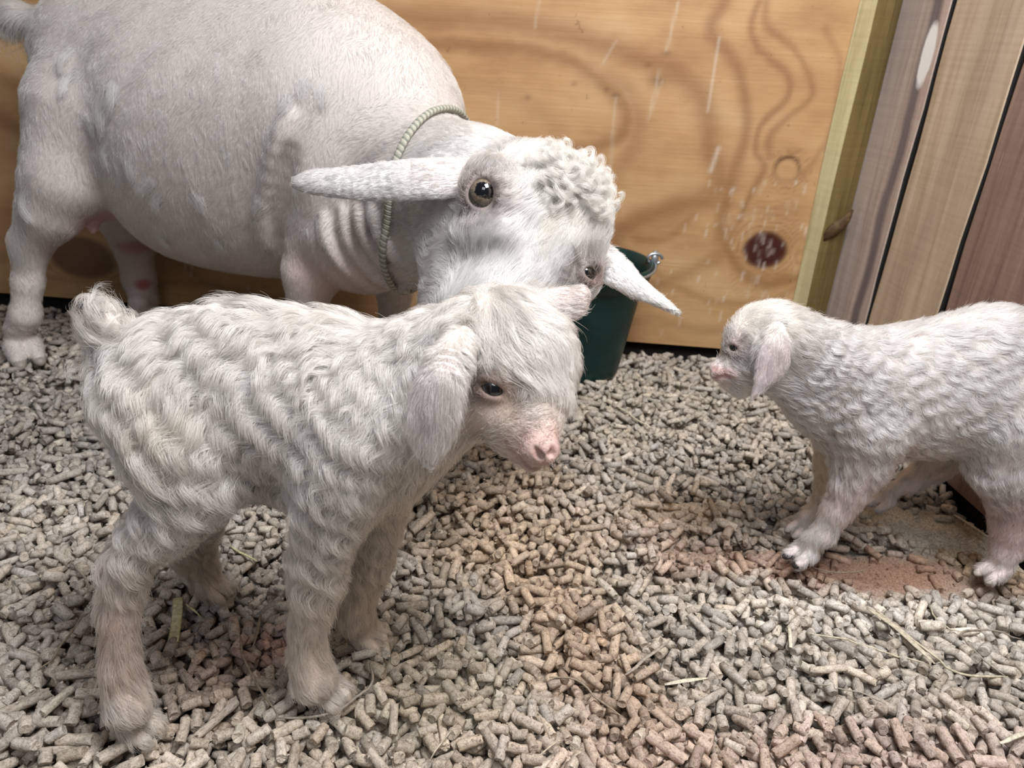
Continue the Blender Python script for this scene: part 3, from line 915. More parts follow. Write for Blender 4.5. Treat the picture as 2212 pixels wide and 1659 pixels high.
class Cone:
    """tapered limb between a and b; q thins it along world Y, or along axis `flat` when given"""
    def __init__(s, a, b, ra, rb, k=.012, flat=None, q=1.0, sub=False, fur=None):
        s.a, s.b, s.ra, s.rb, s.k, s.sub, s.fur = np.array(a, float), np.array(b, float), ra, rb, k, sub, fur
        s.q = q; s.flat = None if flat is None else np.array(flat, float)/np.linalg.norm(flat)
        if q != 1 and s.flat is None: s.flat = np.array([0, 1., 0])
        R_ = max(ra, rb); s.lo = np.minimum(s.a, s.b)-R_; s.hi = np.maximum(s.a, s.b)+R_
    def warp(s, P):
        if s.flat is None: return P
        c = (s.a+s.b)/2; d = (P-c) @ s.flat
        return P+(s.flat*(s.q-1))*d[..., None]
    def sdf(s, P):
        a, b = (s.warp(s.a[None])[0], s.warp(s.b[None])[0]) if s.flat is not None else (s.a, s.b)
        p = s.warp(P)
        ba = b-a; L2 = max(ba @ ba, 1e-10)
        t = np.clip(((p-a) @ ba)/L2, 0, 1)
        d = np.linalg.norm(p-a-t[..., None]*ba, axis=-1)-(s.ra+(s.rb-s.ra)*t)
        return (d/s.q**.5 if s.flat is not None else d).astype(np.float32)
class Ball(Cone):
    def __init__(s, a, r, k=.008, **kw): super().__init__(a, np.array(a)+np.array([0, 0, 1e-4]), r, r, k, **kw)

class Ear:
    """a long thin leaf: centre line points with half widths, thickness th, cupped along its length"""
    def __init__(s, pts, wid, th, flat, k=.004, fur=None, cup=0.0, n=26):
        s.c = catmull(pts, n); s.w = catmull([(w, 0, 0) for w in wid], n)[:, 0].clip(.001); s.th = th
        s.flat = np.array(flat, float)/np.linalg.norm(flat); s.k = k; s.fur = fur; s.sub = False; s.cup = cup
        m = s.w.max()+.006+cup*.02; s.lo = s.c.min(0)-m; s.hi = s.c.max(0)+m
    def sdf(s, P):
        P = np.asarray(P); best = np.full(P.shape[:-1], 9.0); out = np.full(P.shape[:-1], .05)
        for a, b, wa, wb in zip(s.c[:-1], s.c[1:], s.w[:-1], s.w[1:]):
            ab = b-a; t = np.clip(((P-a) @ ab)/(ab @ ab), 0, 1)
            d = P-a-t[..., None]*ab
            w = wa+(wb-wa)*t
            f = d @ s.flat; lat2 = np.maximum((d*d).sum(-1)-f*f, 1e-12)
            f = f-s.cup*lat2/w
            th = np.minimum(s.th, w*.8)
            e = np.sqrt(lat2/w**2+(f/th)**2)+1e-9
            g = np.sqrt(lat2/w**4+(f/th**2)**2)+1e-9
            v = e*(e-1)/g
            np.minimum(out, v, out=out)
        return out.astype(np.float32)

def fur(d=(0, 0, -1), ln=.03, amp=.003, wl=.022, lift=.3, dens=1.0):
    return dict(d=np.array(d, float)/np.linalg.norm(d), ln=ln, amp=amp, wl=wl, lift=lift, dens=dens)

class Animal:
    def __init__(s, name, lo, hi, h, fine=None):
        s.F = Fields(Field(lo, hi, h), None if fine is None else Field(*fine))
        s.prims = []; s.paint = []; s.short = []; s.eyes = []; s.bare = []; s.name = name; s.wave = np.array([-.6, 0, -.8])
    def add(s, pr):
        s.prims.append(pr); s.F.apply(pr); return pr
    def bone(s, A, B, k=.012, fur=None, q=1.0, flat=None):
        """A, B: (px, py, Y, radius in px)"""
        a, b = atY(*A[:3]), atY(*B[:3])
        return s.add(Cone(a, b, A[3]*depth(a)/FPX, B[3]*depth(b)/FPX, k, flat=flat, q=q, fur=fur))
    def ball(s, A, k=.012, fur=None, q=1.0, flat=None, sub=False):
        a = atY(*A[:3]); return s.add(Ball(a, A[3]*depth(a)/FPX, k, fur=fur, q=q, flat=flat, sub=sub))
    def chain(s, pts, k=.012, fur=None, q=1.0, flat=None):
        for a, b in zip(pts[:-1], pts[1:]): s.bone(a, b, k, fur, q, flat)
    def blend(s, P):
        W = np.zeros(len(P)); acc = {k: 0 for k in ('ln', 'amp', 'wl', 'lift', 'dens')}; D = np.zeros((len(P), 3))
        for pr in s.prims:
            if pr.fur is None: continue
            w = np.exp(-np.maximum(pr.sdf(P), -.015)/.005)+1e-12
            W += w; D += w[:, None]*pr.fur['d']
            for k in acc: acc[k] = acc[k]+w*pr.fur[k]
        out = {k: v/W for k, v in acc.items()}; out['d'] = D/W[:, None]
        for c, r, f in s.short:            # bald or short-haired spots
            w = 1/(1+np.exp((np.linalg.norm(P-c, axis=1)/r-1)*9))
            out['ln'] = out['ln']*(1-w*(1-f)); out['amp'] = out['amp']*(1-w*(1-f))
        for c, r in s.eyes:                # hair parts around the eyes
            v = P-c; dist = np.linalg.norm(v, axis=1)
            w = np.exp(-np.maximum(dist-r, 0)/(r*.7)); out['d'] = out['d']*(1-w)[:, None]+(v/dist[:, None])*(1.6*w)[:, None]
        return out
    def ear(s, pts, th, flat, k=.004, fur=None, cup=0.0):
        c = [atY(*p[:3]) for p in pts]
        return s.add(Ear(c, [p[3]*depth(q)/FPX for p, q in zip(pts, c)], th, flat, k, fur, cup))
    def colour(s, P, base):
        C = np.broadcast_to(np.array(base, float), P.shape).copy()
        for c, r, col, st in s.paint:
            d = np.linalg.norm((P-c)/r, axis=1)
            w = st/(1+np.exp((d-1)*7)); C = C*(1-w[:, None])+np.array(col)*w[:, None]
        return C
    def mesh(s, parent, mat, base, name='body'):
        V, Q = surface_nets(s.F.c)
        if s.F.f is not None:
            f = s.F.f; lo, hi = f.lo+f.h*4, f.lo+(f.n-5)*f.h
            ins = ((V > lo) & (V < hi)).all(1)
            Q = Q[~ins[Q].all(1)]
            V2, Q2 = surface_nets(f)
            Q = np.vstack([Q, Q2+len(V)]); V = np.vstack([V, V2])
            used = np.zeros(len(V), bool); used[Q] = True
            mp = np.cumsum(used)-1; V = V[used]; Q = mp[Q]
        s.V, s.Q = V, Q
        return link_mesh(name, V, Q, mat, parent, colors=s.colour(V, base))
    def roots(s, n, weight=None):
        q = s._roots(int(n*1.02)+50, weight)
        for c, r in s.eyes: q = q[np.linalg.norm(q-c, axis=1) > r*1.10]
        for c, r in s.bare: q = q[np.linalg.norm(q-c, axis=1) > r]
        return q[:n]
    def _roots(s, n, weight=None):
        """n random points on the surface, by area"""
        V, Q = s.V, s.Q
        a = np.linalg.norm(np.cross(V[Q[:, 2]]-V[Q[:, 0]], V[Q[:, 3]]-V[Q[:, 1]]), axis=1)/2
        if weight is not None: a = a*weight(V[Q].mean(1))
        c = np.cumsum(a); i = np.searchsorted(c, RNG.uniform(0, c[-1], n)).clip(0, len(Q)-1)
        u, v = RNG.uniform(0, 1, (2, n, 1))
        q = V[Q[i]]
        return q[:, 0]*(1-u)*(1-v)+q[:, 1]*u*(1-v)+q[:, 2]*u*v+q[:, 3]*(1-u)*v

def march(F, root, d, ln, h_lift, n):
    """centre lines that creep over the surface, rising to height h_lift"""
    P = root.copy(); C = [P]; Ns = []; T = []
    ds = ln/(n-1); tp = d.copy()
    for j in range(n):
        g, gl = F.grad(P); Ns.append(g)
        t = d*.6+tp*.4; t = t-(t*g).sum(1)[:, None]*g; t /= np.linalg.norm(t, axis=1)[:, None]+1e-9
        T.append(t); tp = t
        if j == n-1: break
        s = (j+1)/(n-1)
        P = P+t*(ds*(1 if j > 0 else .8))[:, None]
        want = h_lift*(1-(1-s)**2)
        dd = (F.sample(P)-want)/gl
        P = P-g*dd.clip(-.004, .004)[:, None]
        C.append(P)
    return np.stack(C, 1), np.stack(Ns, 1), np.stack(T, 1)

def strands(name, P, rad, col, mat, parent):
    """P (N, n, 3) -> one Curves object"""
    Nn, n, _ = P.shape
    hc = bpy.data.hair_curves.new(name)
    hc.add_curves([n]*Nn)
    hc.position_data.foreach_set('vector', P.astype(np.float32).ravel())
    a = hc.attributes.get('radius') or hc.attributes.new('radius', 'FLOAT', 'POINT')
    a.data.foreach_set('value', rad.astype(np.float32).ravel())
    c = hc.attributes.new('tint', 'FLOAT_COLOR', 'CURVE')
    cc = np.ones((Nn, 4), np.float32); cc[:, :3] = col; c.data.foreach_set('color', cc.ravel())
    hc.materials.append(mat)
    o = bpy.data.objects.new(name, hc); COL.objects.link(o)
    attach(o, parent)
    o['kind'] = 'stuff'
    return o

W1, W2, W3 = Waves(.05, 12, 31), Waves(.022, 12, 32), Waves(.12, 10, 33)
def fleece(an, nlock, per, n=14, width=.00010, base=(.80, .76, .70), spread=.0042, curl=.55, seed=0, where=None, colour_var=.05, clump=.75, wild=1.3):
    r = np.random.default_rng(seed)
    root = an.roots(nlock, where)
    nlock = len(root)
    p = an.blend(root)
    rn = r.normal(0, 1, (nlock, 3))
    d = p['d']+.13*np.stack([W1(root), W1(root+3.), W1(root+7.)], -1)+.05*rn
    ln = p['ln']*(1+.18*W1(root+1.5)+.15*rn[:, 0]).clip(.5, 1.6)
    lift = p['lift']*ln*(.75+.5*r.uniform(0, 1, nlock))
    C, Ns, T = march(an.F, root, d, ln, lift, n)
    B = np.cross(Ns, T)
    s = np.linspace(0, 1, n)[None]
    arc = s*ln[:, None]
    # waves line up across neighbouring locks because the phase follows position along the coat
    am = p['amp']*(.8+.4*r.uniform(0, 1, nlock))
    prof = np.minimum(1, .25+s*3.0)*(1-.15*s)
    a1 = 2*np.pi*(C @ an.wave)/p['wl'][:, None]+((wild+2.4/(1+np.exp((root[:, 2]-.135)/.012)))*W1(root*.7)+.8*W2(root)+.25*r.normal(0, 1, nlock))[:, None]
    G = C+B*(am[:, None]*prof*np.sin(a1))[..., None]+Ns*(am[:, None]*prof*curl*(np.cos(a1)+.6))[..., None]
    # tips curl a little
    M = nlock*per
    li = np.repeat(np.arange(nlock), per)
    o = r.normal(0, 1, (M, 2))*(spread*(.6+.8*r.uniform(0, 1, nlock))[li][:, None])
    off = T[li, 0]*o[:, :1]+B[li, 0]*o[:, 1:]
    rt = an.F.snap(root[li]+off, 0., 2); off = rt-root[li]
    cl = clump*(.7+.3*r.uniform(0, 1, M))
    ss = s[..., None]
    fade = 1-cl[:, None, None]*ss**.7
    lenf = (1-.35*r.uniform(0, 1, M)**2)
    # shorter strands: sample the guide only up to lenf
    t = s*lenf[:, None]*(n-1); i0 = np.minimum(t.astype(int), n-2); f = (t-i0)[..., None]
    Gm = G[li[:, None], i0]*(1-f)+G[li[:, None], i0+1]*f
    jit = r.normal(0, 1, (M, 1, 3))*.0009*ss+r.normal(0, 1, (M, 1, 3))*.0018*ss**2*(r.uniform(0, 1, (M, 1, 1)) < .12)
    P = Gm+off[:, None]*fade+jit
    P[:, 0] -= Ns[li, 0]*.001
    rad = width*(1-.75*s**3)*(.7+.6*r.uniform(0, 1, M))[:, None]
    col = an.colour(root, base)*(1+colour_var*r.normal(0, 1, (nlock, 1)))
    col = col[li]*(1+.05*r.normal(0, 1, (M, 1)))
    return P, rad, col.clip(0, .97)

def short_coat(an, count, n=4, width=.00016, base=(.8, .77, .72), seed=0, where=None, mess=.12):
    r = np.random.default_rng(seed)
    root = an.roots(count, where)
    count = len(root)
    p = an.blend(root)
    rn = r.normal(0, 1, (count, 3))
    kk = p['dens'][:, None]              # tidy places have a low value
    d = p['d']+kk*(.25*np.stack([W1(root), W1(root+3.), W1(root+7.)], -1)+.12*np.stack([W2(root), W2(root+3.), W2(root+7.)], -1))+mess*rn*(.4+.6*kk)
    ln = p['ln']*(1+p['dens']*.14*W2(root)+.18*rn[:, 0]).clip(.35, 1.8)
    lift = p['lift']*ln*(.6+.8*r.uniform(0, 1, count))
    C, Ns, T = march(an.F, root, d, ln, lift, n)
    s = np.linspace(0, 1, n)[None]
    rad = width*(1-.8*s**2)*(.7+.6*r.uniform(0, 1, count))[:, None]
    col = an.colour(root, base)*(1+.05*W2(root)[:, None]+.07*r.normal(0, 1, (count, 1)))
    C[:, 0] -= Ns[:, 0]*.0005
    return C, rad, col.clip(0, .97)

def hair_mat(name, rough=.35):
    m, nt, b = new_mat(name)
    nt.nodes.remove(b)
    out = [n for n in nt.nodes if n.type == 'OUTPUT_MATERIAL'][0]
    at = N(nt, 'ShaderNodeAttribute', attribute_name='tint')
    h = N(nt, 'ShaderNodeBsdfHairPrincipled')
    h.parametrization = 'COLOR'
    h.inputs['Roughness'].default_value = rough; h.inputs['Radial Roughness'].default_value = .75
    L(nt, at.outputs['Color'], h.inputs['Color'])
    df = N(nt, 'ShaderNodeBsdfDiffuse'); L(nt, at.outputs['Color'], df.inputs[0])
    mx = N(nt, 'ShaderNodeMixShader', i_0=.35); L(nt, h.outputs[0], mx.inputs[1]); L(nt, df.outputs[0], mx.inputs[2])
    L(nt, mx.outputs[0], out.inputs[0])
    return m

def skin_mat(name, rough=.6):
    m, nt, b = new_mat(name)
    at = N(nt, 'ShaderNodeAttribute', attribute_name='tint')
    n1 = noise(nt, mapping(nt), 700, 3, .6)
    r1 = ramp(nt, n1, [(.3, (.88, .86, .85)), (.6, (1.05, 1.05, 1.05))])
    L(nt, mixc(nt, 1, at.outputs['Color'], r1.outputs[0], 'MULTIPLY'), b.inputs['Base Color'])
    b.inputs['Roughness'].default_value = rough; b.inputs['Specular IOR Level'].default_value = .3
    b.inputs['Subsurface Weight'].default_value = 0.0
    bump(nt, b, n1, .35, .0006)
    return m

def eyeball(parent, c, look, r, iris, pupil_w, pupil_h, tilt_axis, iris_scale=.62, sclera=(.28, .20, .16)):
    """an eye with sclera, iris and a flat slot pupil (goat); faces `look`"""
    look = np.array(look, float)/np.linalg.norm(look)
    ax = np.array(tilt_axis, float); ax -= (ax @ look)*look; ax /= np.linalg.norm(ax); up = np.cross(look, ax)
    V = []; F = []; C = []
    nr, ns = 44, 64
    for i in range(nr+1):
        th = math.pi*(i/nr)**1.35
        for k in range(ns):
            ph = 2*math.pi*k/ns
            x, y, z = math.sin(th)*math.cos(ph), math.sin(th)*math.sin(ph), math.cos(th)
            bulge = 1+.06*math.exp(-(th/.45)**2)
            V.append(c+r*bulge*(x*ax+y*up+z*look))
            rr = math.hypot(x, y)/iris_scale if z > 0 else 9
            if (abs(x)/pupil_w)**3+(abs(y)/pupil_h)**3 < 1 and z > 0: col = (.004, .004, .005)
            elif rr < .94:
                f = .8+.3*math.sin(ph*23+i*.4)*math.sin(ph*11); edge = 1-.5*max(0, (rr-.6)/.34)
                col = tuple(q*f*edge for q in iris)
            elif rr < 1.06: col = (.02, .016, .014)
            else: col = sclera
            C.append(col)
    for i in range(nr):
        for k in range(ns):
            k2 = (k+1) % ns
            F.append((i*ns+k, i*ns+k2, (i+1)*ns+k2, (i+1)*ns+k))
    m, nt, b = new_mat('eye')
    at = N(nt, 'ShaderNodeAttribute', attribute_name='tint'); L(nt, at.outputs['Color'], b.inputs['Base Color'])
    b.inputs['Roughness'].default_value = .04; b.inputs['Specular IOR Level'].default_value = .6
    b.inputs['Coat Weight'].default_value = 1.0; b.inputs['Coat Roughness'].default_value = .02
    V = np.array(V)
    return link_mesh('eye', V, [tuple(f) for f in F], m, parent, colors=np.array(C))
def flip_fix(o):
    bm = bmesh.new(); bm.from_mesh(o.data); bmesh.ops.recalc_face_normals(bm, faces=bm.faces); bm.to_mesh(o.data); bm.free()
# ------------------------------------------------------------------ shared anatomy
def foot(an, px, py, point, size, splay=.0, fur_=None, z=0.0, lead=(0, 0), k=.003, leg=None):
    """two claws side by side at a ground pixel, pointing along `point` (world XY); returns ground point"""
    g = ground(px, py, z); pt = np.array([point[0], point[1], 0.]); pt /= np.linalg.norm(pt); sd = np.array([-pt[1], pt[0], 0])
    for s in (-1, 1):
        a = g+sd*s*size*.46-pt*size*.55+np.array([0, 0, size*.95])
        b = g+sd*s*size*(.50+splay)+pt*size*.75+np.array([0, 0, size*.42])
        an.add(Cone(a, b, size*.55, size*.36, k, fur=fur_))
    if leg is not None:
        a = g-pt*size*.6+np.array([0, 0, size*1.9]); an.add(Cone(leg[0], a, leg[1], size*.72, .008, fur=fur_))
    return g, pt, sd

def hooves(parent, g, pt, sd, size, splay, col, count=2):
    V = []; F = []
    m = bpy.data.materials.get('hoof_'+str(col)) or simple_mat('hoof_'+str(col), col, .45, .4)
    for s in ((-1, 1) if count == 2 else (count,)):
        c = g+sd*s*size*(.50+splay*.8)+pt*size*.45
        path = [c-pt*size*.75+np.array([0, 0, size*.50]), c+np.array([0, 0, size*.40]), c+pt*size*.62+np.array([0, 0, size*.26]), c+pt*size*.84+np.array([0, 0, size*.12])]
        v, f = tube(catmull(path, 9), [size*q for q in (.38, .40, .41, .40, .38, .34, .28, .2, .08)], 12, .85)
        v = [np.array((p[0], p[1], max(p[2], g[2]+.0005))) for p in v]
        link_mesh('hoof', v, f, m, parent)

def eye_socket(an, px, py, r, a, b, axpix, sink=.55, lid=.0026, shift=(0, 0, 0), k=.003, face=0.0, orbit=1.28, rim=((.50, .42, .40), (.10, .07, .06))):
    p, n = an.F.hit(px, py)
    if face:
        v = CO-p; n = n*(1-face)+face*v/np.linalg.norm(v); n /= np.linalg.norm(n)
    q, _ = an.F.hit(px+axpix[0], py+axpix[1])
    ax = q-p; ax -= (ax @ n)*n; ax /= np.linalg.norm(ax); up = np.cross(n, ax)
    if up[2] < 0: up = -up
    c = p-n*r*sink+np.array(shift)
    an.eyes.append((c, r))
    an.add(Ball(c-n*r*.50, r*orbit, .010))
    an.paint.append((c, np.full(3, r*1.6), rim[0], .35)); an.paint.append((c, np.full(3, r*1.45), rim[1], 1.))
    an.add(Cone(c+n*r*.25-ax*(a*.35), c+n*r*.25+ax*(a*.35), b*1.12, b*1.12, .002, sub=True))
    an.add(Ball(c, r*1.01, .0015, sub=True))
    n_ = 22; ring = []
    for i in range(n_+1):
        t = 2*math.pi*i/n_
        x, y = a*math.cos(t), b*math.sin(t)*(1.0 if math.sin(t) > 0 else .85)
        d = (ax*x+up*y); w = math.sqrt(max(0, r*r-min(d @ d, r*r*.96)))
        ring.append(c+d+n*(w+.0004))
    for i in range(n_):
        t = (i+.5)/n_*2*math.pi
        rr = lid*(1.25 if math.sin(t) > 0 else 1.0)
        an.add(Cone(ring[i], ring[i+1], rr, rr, k))
    return c, n, ax, up

def lashes(parent, c, n, ax, up, a, b, r, col, ln, cnt, seed, mat):
    rr = np.random.default_rng(seed); P = []
    for i in range(cnt):
        t = rr.uniform(.12, .88)*math.pi
        d = ax*a*math.cos(t)+up*b*math.sin(t)*1.05
        p0 = c+d+n*math.sqrt(max(1e-9, r*r-min(d @ d, r*r*.95)))+n*.001
        o = ax*math.cos(t)*.7+n*.9+up*.25+rr.normal(0, .12, 3); o /= np.linalg.norm(o)
        P.append([p0+o*ln*s*rr.uniform(.95, 1.05)+up*ln*.25*s*s for s in np.linspace(0, 1, 6)])
    P = np.array(P); rad = np.full(P.shape[:2], .00009)*(1-.7*np.linspace(0, 1, 6))[None]
    o = strands('eyelashes', P, rad, np.tile(col, (cnt, 1)), mat, parent)
    return o

# ------------------------------------------------------------------ the kid in front
def build_front_kid():
    root = empty('goat_kid', ground(500, 1420))
    tag(root, 'small white kid with long wavy fleece standing in front, head turned to the camera', 'goat')
    hm = hair_mat('kid_fleece'); sm = skin_mat('kid_skin')
    an = Animal('kid', (-.34, .33, -.03), (.16, .66, .42), .0022, fine=((-.09, .33, .17), (.12, .56, .40), .0013))
    back = fur((-.78, 0, -.55), .042, .0048, .020, .15)
    flank = fur((-.66, 0, -.70), .042, .0046, .020, .14)
    shoul = fur((-.42, 0, -.9), .040, .0046, .019, .15)
    thigh = fur((-.30, -.1, -.95), .038, .0048, .019, .15)
    upper = fur((-.05, 0, -1), .030, .0027, .018, .15)
    lower = fur((.05, 0, -1), .015, .0004, .018, .22)
    feet = fur((.55, -.2, -.8), .013, .0004, .02, .25)
    neck = fur((-.55, 0, -.8), .034, .0040, .017, .18)
    brisk = fur((-.1, 0, -1), .028, .0025, .022, .25)
    crown = fur((.45, -.30, -.78), .027, .0055, .022, .20)
    cheek = fur((-.55, 0, -.55), .008, .0008, .020, .2)
    muz = fur((-.5, 0, .45), .006, .0, .02, .2)
    earf = fur((-.1, 0, -1), .012, .0006, .010, .16, .35)
    tailf = fur((-.28, -.1, .95), .027, .0040, .016, .50)
    B = an.bone
    # trunk
    an.chain([(350, 845, .500, 104), (400, 855, .500, 138), (560, 862, .495, 158), (700, 880, .488, 156), (790, 890, .480, 146)], .02, flank, q=1.12)
    an.chain([(375, 785, .505, 66), (520, 775, .50, 84), (690, 792, .495, 76), (830, 828, .485, 66)], .02, back)
    B((830, 895, .478, 118), (875, 905, .470, 94), .02, shoul)
    B((880, 930, .468, 80), (830, 1010, .468, 72), .015, brisk)
    # neck
    an.chain([(820, 850, .480, 98), (930, 790, .476, 82), (1030, 735, .476, 84)], .02, neck)
    an.chain([(880, 920, .466, 84), (960, 880, .462, 72), (1030, 850, .460, 62)], .015, brisk)
    # near hind leg
    an.chain([(350, 890, .468, 92), (392, 975, .455, 86), (428, 1055, .448, 62)], .015, thigh)
    an.chain([(428, 1055, .448, 62), (350, 1140, .440, 46), (268, 1215, .432, 36)], .010, upper)
    an.chain([(268, 1215, .432, 36), (256, 1330, .426, 31), (260, 1440, .419, 31)], .008, lower)
    an.chain([(260, 1440, .419, 31), (276, 1520, .414, 44)], .008, feet)
    fh = []
    g = foot(an, 305, 1585, (.30, -.16), .0135, .06, feet); fh.append((g, .0135, .06))
    # near fore leg
    an.chain([(775, 935, .450, 92), (735, 1040, .444, 72), (712, 1120, .442, 54)], .014, shoul)
    an.chain([(712, 1120, .442, 54), (694, 1190, .440, 42), (684, 1265, .440, 41)], .010, upper)
    an.chain([(684, 1265, .440, 41), (668, 1345, .441, 31), (664, 1420, .442, 33)], .008, lower)
    an.chain([(664, 1420, .442, 33), (678, 1465, .440, 44)], .008, feet)
    g = foot(an, 712, 1512, (.45, -.32), .0135, .10, feet); fh.append((g, .0135, .10))
    # far fore leg
    an.chain([(820, 1040, .500, 62), (806, 1140, .502, 46), (792, 1215, .503, 40)], .010, upper)
    an.chain([(792, 1215, .503, 40), (768, 1290, .502, 33), (762, 1330, .501, 35)], .008, lower)
    g = foot(an, 800, 1392, (.5, -.25), .0125, .06, feet, leg=(atY(762, 1330, .501), .012)); fh.append((g, .0125, .06))
    # far hind leg
    an.chain([(450, 1000, .545, 80), (425, 1100, .565, 50), (415, 1160, .575, 40)], .010, upper)
    an.chain([(415, 1160, .575, 40), (425, 1215, .578, 34)], .008, lower)
    g = foot(an, 465, 1288, (.5, -.2), .0130, .06, feet, leg=(atY(425, 1215, .578), .0135)); fh.append((g, .0130, .06))
    # belly folds and navel
    B((500, 1010, .49, 45), (640, 1030, .485, 55), .02, upper)
    # tail
    an.chain([(300, 800, .505, 34), (262, 762, .503, 24), (242, 715, .502, 15), (232, 680, .502, 8)], .010, tailf)
    # head
    an.ball((1085, 735, .476, 100), .015, crown)
    an.ball((1148, 775, .456, 84), .015, crown)
    B((1108, 805, .456, 88), (1150, 880, .434, 64), .012, cheek)
    B((1150, 880, .434, 58), (1170, 962, .408, 35), .012, muz)
    B((1045, 860, .452, 62), (1110, 935, .432, 44), .014, cheek)     # jaw
    B((1110, 940, .430, 40), (1150, 994, .415, 26), .010, muz)        # chin
    B((1156, 974, .405, 28), (1180, 976, .401, 26), .006, muz)        # nose pad
    B((1030, 800, .455, 40), (1090, 805, .435, 30), .012, crown)      # brow
    B((1060, 880, .436, 34), (1120, 920, .424, 30), .012, cheek)
    # mouth and nostrils
    mp = [an.F.hit(*q)[0] for q in [(1096, 952), (1106, 975), (1122, 994), (1142, 1008), (1162, 1014), (1184, 1008)]]
    mp = [p for p in mp if p is not None]
    for a, b in zip(mp[:-1], mp[1:]): an.add(Cone(a, b, .0018, .0018, .0018, sub=True))
    for q in catmull(mp, 18): an.bare.append((q, .0034)); an.paint.append((q, np.full(3, .0030), (.20, .11, .10), .8))
    for (x, y, x2, y2) in ((1156, 970, 1166, 986), (1196, 968, 1193, 980)):
        a, na = an.F.hit(x, y); b, nb = an.F.hit(x2, y2)
        if a is not None and b is not None:
            an.add(Cone(a-na*.0006, b-nb*.0014, .0014, .0028, .002, sub=True)); an.bare.append(((a+b)/2, .0062)); an.paint.append(((a+b)/2, np.full(3, .0042), (.14, .06, .055), .9))
    ec = eye_socket(an, 1064, 838, .0100, .0094, .0070, (10, 5), .58, .0012, face=.35)
    e2 = atY(1214, 866, .432)
    # ears
    an.ear([(1020, 700, .474, 26), (990, 742, .440, 36), (958, 820, .411, 47), (942, 890, .403, 49), (930, 950, .400, 36), (930, 992, .398, 10)], .0026, (.15, 1, .1), .005, earf, cup=-.12)
    fe = fur((.6, 0, .1), .007, .0003, .012, .2)
    an.ear([(1150, 668, .492, 30), (1195, 660, .500, 36), (1232, 655, .504, 34), (1252, 640, .505, 20), (1264, 630, .506, 6)], .0024, (-.1, 1, -.25), .005, fe)
    # colour
    P = lambda x, y, Y: atY(x, y, Y)
    an.paint += [
        (P(1172, 972, .405), np.array([.022, .02, .018]), (.47, .30, .26), .85),
        (P(1140, 1000, .415), np.array([.024, .02, .010]), (.52, .38, .33), .65),
        (P(1100, 900, .43), np.array([.040, .02, .035]), (.56, .43, .35), .65),
        (P(1062, 838, .43), np.array([.013, .02, .009]), (.22, .155, .13), .8),
        (P(1105, 850, .43), np.array([.010, .02, .020]), (.50, .38, .30), .6),
        (P(935, 900, .405), np.array([.022, .012, .04]), (.72, .64, .64), .5),
        (P(1235, 655, .50), np.array([.02, .02, .018]), (.72, .60, .57), .6),
        (P(255, 1400, .42), np.array([.013, .03, .035]), (.36, .22, .17), .75),
        (P(230, 1330, .42), np.array([.014, .03, .02]), (.42, .27, .21), .6),
        (P(265, 1350, .42), np.array([.04, .06, .09]), (.66, .54, .46), .7),
        (P(300, 1570, .42), np.array([.04, .06, .03]), (.64, .56, .46), .6),
        (P(665, 1340, .44), np.array([.05, .06, .09]), (.70, .58, .48), .7),
        (P(700, 1500, .44), np.array([.05, .05, .018]), (.74, .66, .58), .8),
        (P(780, 1260, .50), np.array([.05, .04, .09]), (.66, .54, .42), .8),
        (P(440, 1220, .57), np.array([.06, .06, .07]), (.58, .46, .34), .8),
        (P(860, 1060, .47), np.array([.04, .06, .04]), (.74, .60, .46), .6),
        (P(940, 960, .46), np.array([.04, .06, .03]), (.74, .62, .50), .6),
        (P(540, 1090, .49), np.array([.03, .06, .014]), (.62, .40, .34), .6),
        (P(410, 880, .45), np.array([.035, .05, .012]), (.66, .55, .40), .45),
        (P(370, 860, .45), np.array([.03, .05, .03]), (.68, .60, .48), .35),
    ]
    for x, y, Y, r, f in [(1172, 975, .405, .017, .25), (1140, 1000, .415, .013, .35), (1058, 836, .43, .021, .22), (1155, 915, .415, .018, .6), (1075, 900, .43, .018, .5)]:
        an.short.append((P(x, y, Y), r, f))
    base = (.785, .730, .668)
    an.mesh(root, sm, (.74, .66, .60))
    # fleece
    legs = lambda Q: np.where(Q[:, 2] < .085, 1.1, 1.0)
    parts = [fleece(an, 5200, 34, 14, .00010, base, .0034, seed=1, clump=.74, wild=2.0)]
    parts.append(pad(short_coat(an, 52000, 5, .00011, base, 2, lambda Q: np.where((Q[:, 0] > -.05) & (Q[:, 2] > .16), 3., .6)*np.where((Q[:, 0] > -.03) & (Q[:, 2] > .28), 2., 1.), .15), 14))
    finish_fur('fleece', parts, hm, root)
    # eye
    c, n, ax, up = ec
    look = n*.8+np.array([.15, -.5, -.25])
    e = eyeball(root, c, look, .0100, (.05, .055, .065), .6, .5, ax, .8, (.10, .08, .07)); flip_fix(e)
    lashes(root, c, n, ax, up, .0094, .0070, .0102, (.75, .68, .6), .005, 22, 5, hm)
    for (g, pt, sd), size, sp in fh:
        hooves(root, g, pt, sd, size*.93, sp, (.46, .38, .30))
    # dry navel cord
    a = atY(545, 1062, .485)
    v, f = tube(catmull([a, a+np.array([.001, -.002, -.008]), a+np.array([-.001, -.002, -.013])], 8), [.0016, .0016, .0015, .0014, .0013, .0012, .001, .0006], 8)
    link_mesh('navel_cord', v, f, simple_mat('navel', (.30, .07, .05), .5), root)
    return an

def pad(part, n):
    """resample strands to n points so that they can live in one curves object"""
    P, rad, col = part
    m = P.shape[1]; t = np.linspace(0, m-1, n); i = np.minimum(t.astype(int), m-2); f = t-i
    return (P[:, i]*(1-f)[None, :, None]+P[:, i+1]*f[None, :, None], rad[:, i]*(1-f)+rad[:, i+1]*f, col)

